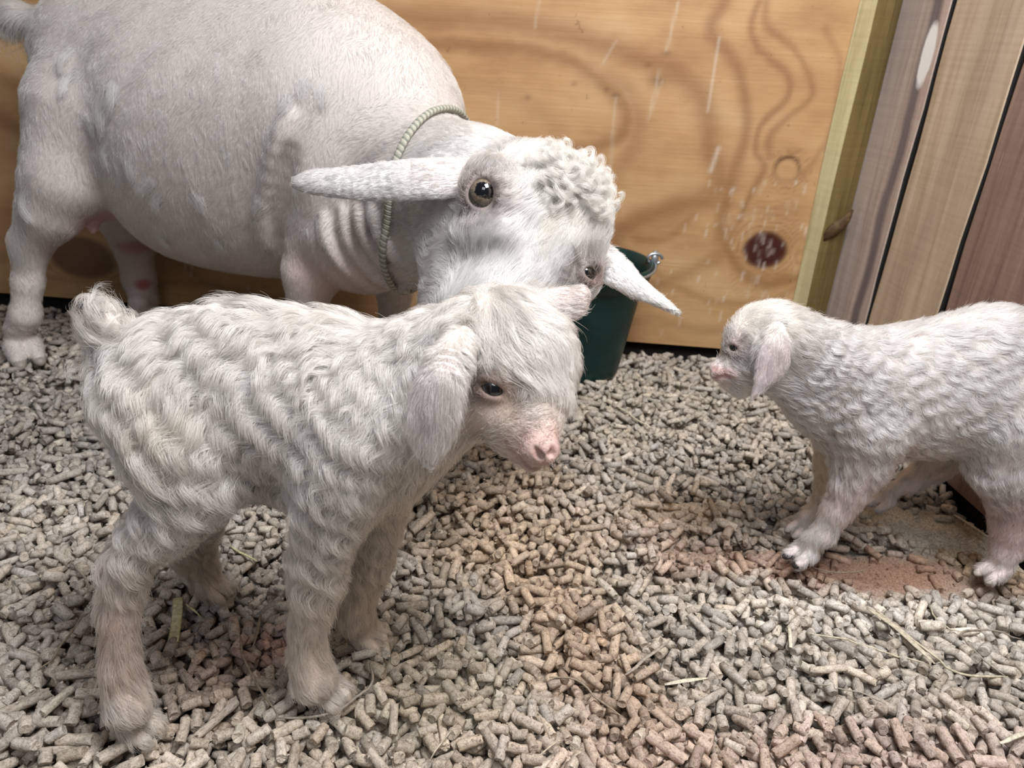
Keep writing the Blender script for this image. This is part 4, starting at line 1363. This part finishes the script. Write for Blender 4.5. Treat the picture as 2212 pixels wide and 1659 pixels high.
def finish_fur(name, parts, mat, parent):
    groups = {}
    for p in parts: groups.setdefault(p[0].shape[1], []).append(p)
    sizes = []; pos = []; rad = []; col = []
    for n, ps in groups.items():
        for P, r, c in ps:
            sizes += [n]*len(P); pos.append(P.reshape(-1, 3)); rad.append(r.ravel()); col.append(c)
    pos = np.vstack(pos); rad = np.concatenate(rad); col = np.vstack(col)
    hc = bpy.data.hair_curves.new(name)
    hc.add_curves(sizes)
    hc.position_data.foreach_set('vector', pos.astype(np.float32).ravel())
    a = hc.attributes.get('radius') or hc.attributes.new('radius', 'FLOAT', 'POINT')
    a.data.foreach_set('value', rad.astype(np.float32))
    c = hc.attributes.new('tint', 'FLOAT_COLOR', 'CURVE')
    cc = np.ones((len(col), 4), np.float32); cc[:, :3] = col; c.data.foreach_set('color', cc.ravel())
    hc.materials.append(mat)
    o = bpy.data.objects.new(name, hc); COL.objects.link(o)
    attach(o, parent); o['kind'] = 'stuff'
    return o

# ------------------------------------------------------------------ the kid on the right
def build_right_kid():
    root = empty('goat_kid', ground(1950, 1170))
    tag(root, 'white kid at the right in front of the board wall, seen side-on facing left', 'goat')
    hm = hair_mat('right_kid_fleece'); sm = skin_mat('right_kid_skin')
    an = Animal('kid2', (.16, .48, -.03), (.667, .78, .40), .0024, fine=((.17, .54, .17), (.36, .70, .36), .0014))
    an.wave = np.array([.65, 0, -.76])
    back = fur((.80, 0, -.5), .024, .0020, .015, .16)
    flank = fur((.68, 0, -.72), .024, .0020, .015, .16)
    shoul = fur((.35, 0, -.92), .026, .0028, .0145, .18)
    upper = fur((.15, 0, -1), .022, .0026, .014, .16)
    lower = fur((0, 0, -1), .009, .0004, .018, .22)
    neck = fur((.55, 0, -.75), .024, .0028, .013, .20)
    headf = fur((.7, 0, -.35), .013, .0010, .018, .25)
    face = fur((.75, 0, .1), .006, 0, .02, .2)
    earf = fur((-.3, 0, -1), .006, 0, .02, .11)
    B = an.bone
    an.chain([(1860, 850, .640, 112), (1960, 852, .645, 122), (2060, 842, .645, 128), (2150, 840, .645, 136), (2215, 842, .645, 132)], .02, flank, q=1.1)
    an.chain([(1880, 800, .640, 72), (1980, 790, .645, 70), (2090, 762, .645, 72), (2150, 752, .645, 76), (2210, 768, .645, 78)], .02, back)
    an.chain([(1870, 830, .640, 100), (1790, 785, .636, 72), (1725, 745, .632, 64)], .015, neck)
    an.chain([(1850, 900, .640, 92), (1780, 850, .636, 70), (1710, 810, .632, 52)], .015, neck)
    # legs
    an.chain([(1885, 930, .610, 72), (1868, 1000, .606, 44), (1838, 1055, .604, 32)], .012, upper)
    an.chain([(1838, 1055, .604, 32), (1810, 1100, .605, 27), (1780, 1153, .606, 22)], .009, lower)
    fh = []
    g = foot(an, 1728, 1212, (-.42, -.12), .0135, .16, lower, leg=(atY(1780, 1153, .606), .0102)); fh.append((g, .0135, .16, (.03, .026, .024)))
    an.chain([(1815, 940, .668, 56), (1800, 1010, .668, 33), (1792, 1060, .667, 26), (1778, 1105, .665, 25)], .010, lower)
    g = foot(an, 1724, 1152, (-.4, -.12), .0115, .05, lower, leg=(atY(1778, 1105, .665), .011)); fh.append((g, .0115, .05, (.5, .46, .42)))
    an.chain([(2090, 930, .690, 66), (2020, 1000, .703, 34), (1968, 1040, .706, 24)], .010, lower)
    g = foot(an, 1902, 1098, (-.45, -.1), .0120, .05, lower, leg=(atY(1968, 1040, .706), .010)); fh.append((g, .0120, .05, (.55, .52, .5)))
    an.chain([(2180, 920, .605, 85), (2170, 1010, .598, 58), (2190, 1075, .592, 42)], .012, upper)
    an.chain([(2190, 1075, .592, 42), (2182, 1140, .588, 31), (2178, 1180, .586, 32)], .009, lower)
    g = foot(an, 2140, 1248, (-.4, -.1), .0130, .08, lower, leg=(atY(2178, 1180, .586), .0145)); fh.append((g, .0130, .08, (.46, .40, .34)))
    # head
    an.ball((1672, 722, .630, 66), .015, headf)
    an.ball((1632, 730, .628, 58), .015, headf)
    B((1632, 750, .626, 52), (1590, 790, .622, 34), .012, headf)
    B((1590, 792, .622, 31), (1558, 803, .620, 20), .010, face)
    B((1660, 800, .628, 42), (1600, 828, .624, 24), .012, headf)
    B((1600, 828, .624, 22), (1572, 824, .622, 14), .008, face)
    B((1550, 798, .620, 14), (1549, 808, .620, 12), .005, face)
    mp = [an.F.hit(*q)[0] for q in [(1543, 817), (1552, 815), (1566, 813), (1578, 815)]]
    mp = [p for p in mp if p is not None]
    for a, b in zip(mp[:-1], mp[1:]): an.add(Cone(a, b, .0018, .0015, .0022, sub=True))
    for q in catmull(mp, 10): an.bare.append((q, .0034)); an.paint.append((q, np.full(3, .0028), (.42, .20, .18), .8))
    a, na = an.F.hit(1543, 797)
    if a is not None: 
        an.add(Cone(a, a-na*.001+np.array([.0015, 0, .003]), .0021, .0014, .002, sub=True)); an.bare.append((a, .0046)); an.paint.append((a, np.full(3, .0032), (.16, .10, .10), .85))
    ec = eye_socket(an, 1588, 752, .0078, .0066, .0056, (8, 3), .55, .0012, face=.3)
    an.ear([(1676, 712, .604, 20), (1674, 745, .597, 31), (1668, 782, .593, 33), (1652, 815, .592, 20), (1636, 842, .592, 9), (1624, 862, .592, 3)], .0024, (.25, 1, .1), .004, earf, cup=-.12)
    P = atY
    an.paint += [
        (P(1556, 805, .62), np.array([.014, .02, .012]), (.60, .50, .48), .4),
        (P(1568, 814, .60), np.array([.012, .03, .004]), (.55, .30, .27), .6),
        (P(1588, 752, .60), np.array([.010, .02, .009]), (.50, .40, .38), .7),
        (P(1660, 790, .59), np.array([.022, .012, .04]), (.80, .68, .70), .6),
        (P(1665, 690, .62), np.array([.04, .05, .015]), (.84, .78, .68), .5),
        (P(1790, 840, .63), np.array([.012, .05, .01]), (.50, .38, .34), .5),
        (P(1870, 1060, .60), np.array([.05, .05, .04]), (.76, .60, .58), .7),
        (P(2185, 1110, .59), np.array([.05, .05, .05]), (.60, .40, .38), .7),
        (P(2160, 1220, .59), np.array([.04, .04, .02]), (.66, .56, .52), .7),
        (P(1790, 1000, .67), np.array([.03, .03, .06]), (.66, .54, .38), .8),
        (P(2050, 980, .69), np.array([.05, .05, .03]), (.68, .58, .48), .7),
        (P(1790, 920, .63), np.array([.03, .06, .02]), (.74, .62, .56), .5),
        (P(1980, 960, .60), np.array([.08, .06, .02]), (.78, .66, .62), .5),
    ]
    for x, y, Y, r, f in [(1556, 806, .62, .013, .4), (1588, 752, .60, .008, .35)]:
        an.short.append((P(x, y, Y), r, f))
    base = (.78, .75, .72)
    an.mesh(root, sm, (.78, .68, .64))
    inview = lambda Q: np.where(Q[:, 0] < .61, 1., .45)*np.where(Q[:, 1] > .68, .5, 1.)
    parts = [fleece(an, 3800, 30, 12, .00011, base, .0030, seed=11, where=inview, clump=.7, wild=2.6),
             pad(short_coat(an, 38000, 5, .00012, base, 12, lambda Q: np.where((Q[:, 0] < .34), 3., .6), .15), 12)]
    finish_fur('fleece', parts, hm, root)
    c, n, ax, up = ec
    e = eyeball(root, c, n+np.array([-.2, -.2, 0]), .0078, (.10, .11, .12), .45, .4, ax, .8, (.12, .09, .08)); flip_fix(e)
    lashes(root, c, n, ax, up, .0066, .005, .0074, (.8, .76, .74), .005, 30, 6, hm)
    for (g, pt, sd), size, sp, col in fh:
        hooves(root, g, pt, sd, size*.95, sp, col)
    a = atY(2122, 972, .61)
    pts = [atY(x, y, .603) for x, y in [(2124, 968), (2134, 974), (2136, 984), (2141, 994), (2136, 1003), (2126, 1003)]]
    v, f = tube(catmull(pts, 22), list(np.linspace(.0012, .0006, 22)), 8)
    link_mesh('navel_cord', v, f, simple_mat('navel_dry', (.14, .05, .02), .4), root)
    return an

# ------------------------------------------------------------------ the doe
def build_doe():
    root = empty('adult_goat', ground(430, 740))
    tag(root, 'large clipped white doe with a rope collar bending her head over the front kid', 'goat')
    hm = hair_mat('doe_coat'); sm = skin_mat('doe_skin')
    an = Animal('doe', (-.90, .56, -.03), (.36, 1.40, .66), .0048, fine=((-.26, .52, .26), (.30, .98, .64), .0025))
    body = fur((-.25, 0, -.95), .0085, 0, .02, .16)
    backf = fur((-.8, 0, -.5), .0085, 0, .02, .15)
    rumpf = fur((-.2, 0, -.95), .010, 0, .02, .18)
    legf = fur((0, 0, -1), .007, 0, .02, .2)
    neckf = fur((-.7, .5, -.5), .008, 0, .02, .16)
    headf = fur((.45, .25, .80), .020, .0004, .02, .20)
    cheekf = fur((-.75, .3, .10), .014, 0, .02, .2)
    earf = fur((-1, 0, -.12), .007, 0, .02, .09, .15)
    tailf = fur((-.75, 0, -.6), .075, .004, .06, .35)
    B = an.bone
    # trunk
    an.chain([(215, 120, 1.205, 132), (330, 180, 1.19, 190), (500, 280, 1.135, 258), (640, 285, 1.08, 250), (745, 262, 1.02, 236)], .05, body, q=1.22)
    B((420, 380, 1.15, 175), (590, 395, 1.09, 195), .05, body, q=1.15)
    B((300, 120, 1.20, 120), (680, 150, 1.06, 160), .04, backf, q=1.15)
    an.ball((860, 250, .985, 128), .04, body)
    B((800, 420, .970, 150), (770, 500, .965, 122), .04, body)
    B((700, 480, .985, 80), (672, 590, .965, 55), .02, legf)
    # neck: down and towards the camera
    an.chain([(850, 335, .975, 150), (930, 395, .890, 130), (1020, 420, .820, 130), (1120, 430, .765, 110)], .03, neckf)
    an.chain([(815, 500, .950, 125), (900, 520, .880, 90), (985, 530, .800, 80)], .03, neckf)
    # near hind leg
    an.chain([(180, 250, 1.135, 118), (142, 385, 1.11, 76), (108, 455, 1.11, 58)], .03, rumpf)
    an.chain([(112, 455, 1.11, 64), (66, 525, 1.12, 38), (60, 610, 1.118, 26), (55, 680, 1.116, 28)], .014, legf)
    fh = []
    g = foot(an, 60, 782, (.25, -.35), .026, .0, legf, leg=(atY(55, 680, 1.116), .021), k=.010); fh.append((g, .026, .0))
    # far hind leg
    an.chain([(270, 440, 1.27, 80), (288, 520, 1.29, 42), (300, 600, 1.295, 31), (312, 650, 1.30, 29)], .014, legf)
    g = foot(an, 318, 712, (.3, -.3), .024, 0, legf, leg=(atY(312, 650, 1.30), .020), k=.006); fh.append((g, .024, .0))
    # fore legs
    an.chain([(672, 590, .965, 55), (660, 690, .960, 36), (655, 780, .958, 32)], .014, legf)
    g = foot(an, 660, 868, (.3, -.35), .025, 0, legf, leg=(atY(655, 780, .958), .020), k=.006); fh.append((g, .025, .0))
    an.chain([(840, 540, 1.06, 70), (852, 630, 1.075, 34), (850, 700, 1.08, 30)], .014, legf)
    g = foot(an, 855, 792, (.3, -.3), .024, 0, legf, leg=(atY(850, 700, 1.08), .018), k=.006); fh.append((g, .024, .0))
    # skin folds behind the shoulder and down the throat
    for line, r_, kk in [([(628, 255), (600, 320), (582, 400), (566, 470), (575, 530)], .0028, .018), ([(700, 470), (712, 530), (760, 590), (820, 622)], .0035, .012),
                         ([(742, 455), (756, 520), (800, 585), (850, 612)], .0030, .012), ([(775, 450), (792, 510), (835, 575)], .0028, .012), ([(806, 445), (822, 500), (858, 560)], .0026, .012)]:
        q = [an.F.hit(*p)[0] for p in line]; q = [p for p in q if p is not None]
        q = catmull(q, 12) if len(q) > 2 else q
        for a, b in zip(q[:-1], q[1:]): an.add(Cone(a, b, r_, r_, kk))
    q = catmull([p for p in [an.F.hit(*p)[0] for p in [(604, 330), (590, 400), (578, 470), (590, 540)]] if p is not None], 10)
    for a, b in zip(q[:-1], q[1:]): an.add(Cone(a+np.array([.012, -.002, 0]), b+np.array([.012, -.002, 0]), .0018, .0018, .018, sub=True))
    # udder and teat
    an.ball((222, 432, 1.17, 46), .03, fur((0, 0, -1), .003, 0, .02, .2, .2))
    B((206, 455, 1.14, 18), (201, 496, 1.135, 10), .008, fur((0, 0, -1), .001, 0, .02, .2, .1))
    # tail
    an.chain([(105, 60, 1.215, 34), (40, 38, 1.22, 26), (-10, 30, 1.225, 20)], .012, tailf)
    # head
    an.ball((1165, 455, .745, 132), .025, headf)
    an.ball((1205, 475, .735, 98), .025, headf)
    B((1135, 545, .700, 112), (1060, 680, .640, 78), .025, headf)
    B((1060, 680, .640, 76), (1010, 760, .612, 58), .02, headf)
    B((1035, 520, .745, 88), (990, 660, .680, 70), .025, cheekf)
    B((965, 560, .760, 52), (960, 690, .690, 45), .02, cheekf)
    B((1050, 385, .700, 40), (1085, 415, .685, 40), .03, headf)        # brow over the near eye
    B((1240, 500, .715, 60), (1225, 600, .690, 60), .02, headf)
    B((1010, 500, .690, 26), (1085, 500, .660, 26), .02, headf)
    ec = eye_socket(an, 1040, 420, .0172, .0140, .0160, (10, 3), .60, .0024, k=.003, face=.7)
    ec2 = eye_socket(an, 1270, 592, .0130, .0105, .0080, (-6, -4), .60, .0016, k=.003, face=.1)
    an.ear([(1040, 372, .735, 34), (975, 380, .735, 46), (890, 384, .745, 47), (800, 391, .760, 42), (720, 392, .775, 33), (675, 391, .785, 27), (648, 394, .790, 17)], .0050, (0, -.8, .6), .010, earf, cup=-.16)
    er = fur((.8, -.1, -.6), .006, 0, .02, .09, .15)
    an.ear([(1280, 545, .722, 32), (1325, 580, .705, 36), (1370, 616, .695, 25), (1420, 648, .685, 15), (1466, 676, .675, 6)], .0042, (-.35, -.8, .5), .008, er, cup=-.12)
    P = atY
    white = (.78, .76, .73)
    an.paint = [(P(1150, 520, .70), np.array([.105, .16, .125]), white, 1.), (P(830, 388, .755), np.array([.115, .06, .035]), white, 1.), (P(1375, 615, .70), np.array([.06, .06, .06]), white, 1.)]+an.paint
    an.paint += [
        (P(215, 450, 1.15), np.array([.05, .06, .035]), (.58, .34, .34), .9),
        (P(201, 490, 1.135), np.array([.02, .03, .025]), (.62, .36, .40), .95),
        (P(730, 570, .96), np.array([.07, .08, .05]), (.66, .48, .44), .65),
        (P(850, 560, .90), np.array([.07, .08, .06]), (.70, .56, .50), .6),
        (P(430, 560, 1.1), np.array([.25, .2, .05]), (.62, .50, .44), .55),
        (P(300, 560, 1.29), np.array([.05, .05, .07]), (.52, .40, .38), .7),
        (P(308, 615, 1.27), np.array([.012, .03, .010]), (.35, .10, .09), .9),
        (P(295, 530, 1.26), np.array([.030, .03, .014]), (.42, .20, .20), .8),
        (P(1041, 462, .66), np.array([.020, .03, .012]), (.52, .44, .42), .55),
        (P(1085, 425, .655), np.array([.013, .03, .020]), (.58, .50, .48), .5),
        (P(1041, 421, .66), np.array([.016, .03, .014]), (.30, .22, .20), .8),
        (P(1262, 592, .69), np.array([.014, .03, .013]), (.30, .20, .17), .8),
        (P(1235, 430, .70), np.array([.05, .06, .04]), (.82, .76, .62), .6),
        (P(1165, 520, .67), np.array([.006, .03, .018]), (.55, .50, .36), .5),
        (P(60, 640, 1.11), np.array([.06, .06, .10]), (.74, .66, .60), .5),
        (P(1000, 380, .73), np.array([.05, .05, .015]), (.80, .68, .64), .5),
    ]
    for x, y, Y, r, f in [(1041, 421, .668, .019, .45), (1262, 592, .69, .015, .5), (200, 455, 1.16, .055, .15)]:
        an.short.append((P(x, y, Y), r, f))
    base = (.63, .612, .58)
    an.mesh(root, sm, (.55, .495, .455))
    vis = lambda Q: np.where(Q[:, 1] > 1.25, .35, 1.)*np.where((Q[:, 1] < .86), 2.6, 1.)
    parts = [short_coat(an, 190000, 4, .00016, base, 21, vis, .14)]
    # loose tufts that the shears missed
    T = [(238, 215, 22, .035), (150, 112, 12, .03), (160, 165, 12, .028), (250, 190, 14, .03), (40, 500, 30, .03), (45, 545, 22, .025), (285, 350, 14, .02), (320, 390, 14, .022), (345, 430, 12, .02), (190, 255, 12, .02),
         (660, 170, 26, .018), (620, 210, 20, .016), (700, 195, 20, .016), (50, 420, 10, .03), (425, 430, 14, .018), (475, 520, 12, .02), (350, 505, 10, .02), (560, 440, 16, .014), (230, 320, 16, .02), (880, 610, 12, .03)]
    parts += [tufts(an, T, 130, base)]
    parts += [poll_curls(an), pad(fleece(an, 2600, 26, 7, .00012, base, .0030, seed=41, where=lambda Q: (Q[:, 1] < .80)*1.0, clump=.75, curl=0), 7)]
    finish_fur('coat', parts, hm, root)
    tl = fleece(an, 260, 40, 12, .00016, (.84, .80, .76), .006, seed=31, where=lambda Q: (Q[:, 0] < -.655)*(Q[:, 2] > .40)*1.0, clump=.5)
    finish_fur('tail_hair', [tl], hm, root)
    c, n, ax, up = ec
    e = eyeball(root, c, np.array([.10, -1, .05])*1.0+n*.6+np.array([0, 0, .50]), .0172, (.26, .20, .14), .50, .40, ax, .80, (.13, .05, .04)); flip_fix(e)
    lashes(root, c, n, ax, up, .0140, .0160, .0174, (.85, .8, .76), .012, 60, 7, hm)
    c, n, ax, up = ec2
    e = eyeball(root, c, n, .0130, (.03, .022, .016), .75, .65, ax, .85, (.08, .05, .04)); flip_fix(e)
    for (g, pt, sd), size, sp in fh:
        hooves(root, g, pt, sd, size*1.0, sp, (.30, .27, .22))
    build_collar(an)
    return an

def tufts(an, T, per, base):
    Ps = []; Rs = []; Cs = []
    r = np.random.default_rng(77)
    for (x, y, w, ln) in T:
        p, n = an.F.hit(x, y)
        if p is None: continue
        rp = w*depth(p)/FPX
        tang = np.cross(n, r.normal(0, 1, 3)); 
        root = an.F.snap(p+r.normal(0, 1, (per, 3))*rp*.6)
        d = np.tile(an.blend(p[None])['d'][0]+.3*r.normal(0, 1, 3), (per, 1))+.12*r.normal(0, 1, (per, 3))
        L_ = np.full(per, ln)*r.uniform(.6, 1.1, per)
        C, Ns, Tt = march(an.F, root, d, L_*1.3, L_*.2, 8)
        s = np.linspace(0, 1, 8)[None, :, None]
        mid = C.mean(0, keepdims=True)
        C = C*(1-.35*s)+mid*.35*s
        Bn = np.cross(Ns, Tt)
        C = C+Bn*(ln*.12*np.sin(s*5+r.uniform(0, 6)))+Ns*ln*.06*s
        Ps.append(C); Rs.append(np.full(C.shape[:2], .00018)*(1-.6*s[..., 0])); Cs.append(np.tile(np.array(base)*1.04, (per, 1)))
    return np.vstack(Ps), np.vstack(Rs), np.vstack(Cs).clip(0, .95)

def poll_curls(an):
    r = np.random.default_rng(5)
    locks = []
    n = 26
    spots = []
    for i in range(110):
        a = r.uniform(0, 1)
        x = 1160+a*135+r.normal(0, 12); y = 355+a*75+r.normal(0, 26)
        spots.append((x, y))
    for (x, y) in spots:
        p, nn = an.F.hit(x, y)
        if p is None or p[1] > .80: continue
        d = np.array([.55, -.1, -.15])+.35*r.normal(0, 1, 3); t = d-(d @ nn)*nn; t /= np.linalg.norm(t); b = np.cross(nn, t)
        ln = r.uniform(.024, .045); turns = r.uniform(.6, 1.15); cr = r.uniform(.006, .0105)
        root = p
        per = 60
        s = np.linspace(0, 1, n)
        ang = s*turns*2*math.pi
        sgn = r.choice([-1, 1])
        path = root[None]+t*(s*ln*.45+cr*np.sin(ang)*.9)[:, None]+nn*(cr*(1-np.cos(ang))*.8*s**.2+.004*s)[:, None]+b*(sgn*cr*(1-np.cos(ang*.9))*.75+.004*s*r.normal())[:, None]
        offs = r.normal(0, .0021, (per, 1, 3)); fade = (1-.5*s)[None, :, None]
        locks.append(path[None]+offs*fade+r.normal(0, .0003, (per, n, 3)).cumsum(1)*.3)
    P = np.vstack(locks)
    rad = np.full(P.shape[:2], .00008)*(1-.5*np.linspace(0, 1, n))[None]
    col = np.tile((.93, .88, .80), (len(P), 1))*(1+.05*r.normal(0, 1, (len(P), 1)))
    return P, rad, col.clip(0, .95)

def build_collar(an):
    """braided rope collar lying on the neck: a ring that follows the neck surface"""
    p, _ = an.F.hit(925, 283); q, _ = an.F.hit(826, 440); r_, _ = an.F.hit(880, 590)
    # the ring stands square to the neck
    nrm = np.array([.85, -.5, -.15]); nrm /= np.linalg.norm(nrm)
    cen = atY(925, 432, .890); p = cen+np.array([0, 0, .1]); p = p-((p-cen) @ nrm)*nrm
    u = (p-cen)/np.linalg.norm(p-cen); v = np.cross(nrm, u)
    ring = []
    for i in range(72):
        a = 2*math.pi*i/72; d = math.cos(a)*u+math.sin(a)*v
        ts = np.linspace(.02, .22, 160); vals = an.F.sample(cen+ts[:, None]*d)
        k = np.argmax(vals > 0); ring.append(ts[k] if vals[k] > 0 else .1)
    ring = np.array(ring)
    for _ in range(3): ring = (np.roll(ring, 1)+ring*2+np.roll(ring, -1))/4
    pts = np.array([cen+(ring[i]+.0050)*(math.cos(2*math.pi*i/72)*u+math.sin(2*math.pi*i/72)*v) for i in range(72)])
    # resample closed path
    M = 900; t = np.linspace(0, 72, M, endpoint=False)
    path = np.array([pts[int(x) % 72]*(1-x % 1)+pts[(int(x)+1) % 72]*(x % 1) for x in t])
    for _ in range(10): path = (np.roll(path, 1, 0)+path*2+np.roll(path, -1, 0))/4
    T = np.roll(path, -1, 0)-np.roll(path, 1, 0); T /= np.linalg.norm(T, axis=1)[:, None]
    R_ = path-cen; R_ -= (R_*T).sum(1)[:, None]*T; R_ /= np.linalg.norm(R_, axis=1)[:, None]; S_ = np.cross(T, R_)
    V = []; F = []; C = []
    sides = 14; turns = 95
    for i in range(M):
        for k in range(sides):
            a = 2*math.pi*k/sides
            tw = a*1+2*math.pi*turns*i/M
            rr = .0038*(1+.20*abs(math.sin(tw*1.0)))
            V.append(path[i]+rr*(math.cos(a)*R_[i]*.8+math.sin(a)*S_[i]))
            w = math.sin(tw); C.append((.40, .385, .31) if w > -.2 else (.19, .20, .16))
    for i in range(M):
        j = (i+1) % M
        for k in range(sides):
            k2 = (k+1) % sides
            F.append((i*sides+k, i*sides+k2, j*sides+k2, j*sides+k))
    m, nt, b = new_mat('rope')
    at = N(nt, 'ShaderNodeAttribute', attribute_name='tint'); L(nt, at.outputs['Color'], b.inputs['Base Color'])
    b.inputs['Roughness'].default_value = .8
    o = link_mesh('rope_collar', np.array(V), F, m, colors=np.array(C)); flip_fix(o)
    tag(o, 'green and cream braided rope collar around the doe\'s neck', 'collar')

KID = build_front_kid()
KID2 = build_right_kid()
DOE = build_doe()
# ------------------------------------------------------------------ the bucket
def lathe(profile, n=64):
    V = []; F = []
    for (r, z) in profile:
        for k in range(n):
            a = 2*math.pi*k/n; V.append((r*math.cos(a), r*math.sin(a), z))
    m = len(profile)
    for i in range(m-1):
        for k in range(n):
            k2 = (k+1) % n
            F.append((i*n+k, i*n+k2, (i+1)*n+k2, (i+1)*n+k))
    return V, F
def build_bucket():
    c = np.array([.237, 1.100, .0])
    root = empty('bucket', c)
    tag(root, 'dark green rubber bucket standing against the plywood behind the doe\'s head', 'bucket')
    m, nt, b = new_mat('green_rubber')
    n1 = noise(nt, mapping(nt), 30, 3, .6)
    r1 = ramp(nt, n1, [(.3, (.003, .020, .019)), (.7, (.006, .033, .029))])
    L(nt, r1.outputs[0], b.inputs['Base Color']); b.inputs['Roughness'].default_value = .42; b.inputs['Specular IOR Level'].default_value = .4
    H_, r0, r1_ = .190, .058, .088
    at = lambda z: r0+(r1_-r0)*(z/H_)
    prof = [(0, .001), (r0-.006, .001), (r0, .006)]+[(at(z), z) for z in np.linspace(.012, H_-.034, 8)]
    prof += [(at(H_-.030)+.001, H_-.030), (at(H_-.028)+.006, H_-.026), (at(H_-.02)+.008, H_-.016), (at(H_)+.008, H_-.002), (at(H_)+.006, H_+.001), (at(H_)+.002, H_), (at(H_-.01)-.001, H_-.012)]
    prof += [(at(z)-.004, z) for z in np.linspace(H_-.03, .02, 6)]+[(r0-.008, .008), (0, .008)]
    v, f = lathe(prof)
    v = [np.array(p)+c for p in v]
    o = link_mesh('shell', v, f, m, root); flip_fix(o)
    wm = simple_mat('galvanised', (.42, .45, .48), .35, .5, .8)
    # wire handle folded down against the rim, with an eyelet at each side
    pts = []
    R_ = at(H_)+.0085
    for a in np.linspace(math.radians(-4), math.radians(-176), 26):
        pts.append(c+np.array([R_*math.cos(a)*1.02, (R_+.001)*math.sin(a), H_-.002-.004*abs(math.sin(a))]))
    v, f = tube(pts, .0022, 8)
    link_mesh('handle', v, f, wm, root)
    for s in (1, -1):
        e = c+np.array([s*(R_+.002), 0, H_+.004])
        V, F = tube(catmull([e+np.array([s*.012*math.cos(t), -.002, .008*math.sin(t)]) for t in np.linspace(0, 5.6, 9)], 26), .0026, 8)
        w2, f2 = tube([e+np.array([0, -.003, -.016]), e+np.array([0, -.002, 0]), e+np.array([0, 0, .012])], [.006, .006, .004], 8, .5, (0, 1, 0))
        n = len(V); V += w2; F += [tuple(i+n for i in q) for q in f2]
        link_mesh('handle_bracket', V, F, wm, root)
build_bucket()
# twig stuck to the plywood beside the doe's poll
def build_twig():
    P = [on_ply(x, y, .003) for x, y in [(1300, 452), (1318, 447), (1338, 452)]]
    v, f = tube(catmull(P, 10), [.0012]*10, 6)
    o = link_mesh('twig', v, f, simple_mat('twig', (.10, .07, .05), .8)); tag(o, 'small dark twig stuck to the plywood right of the doe\'s curls', 'twig')
build_twig()
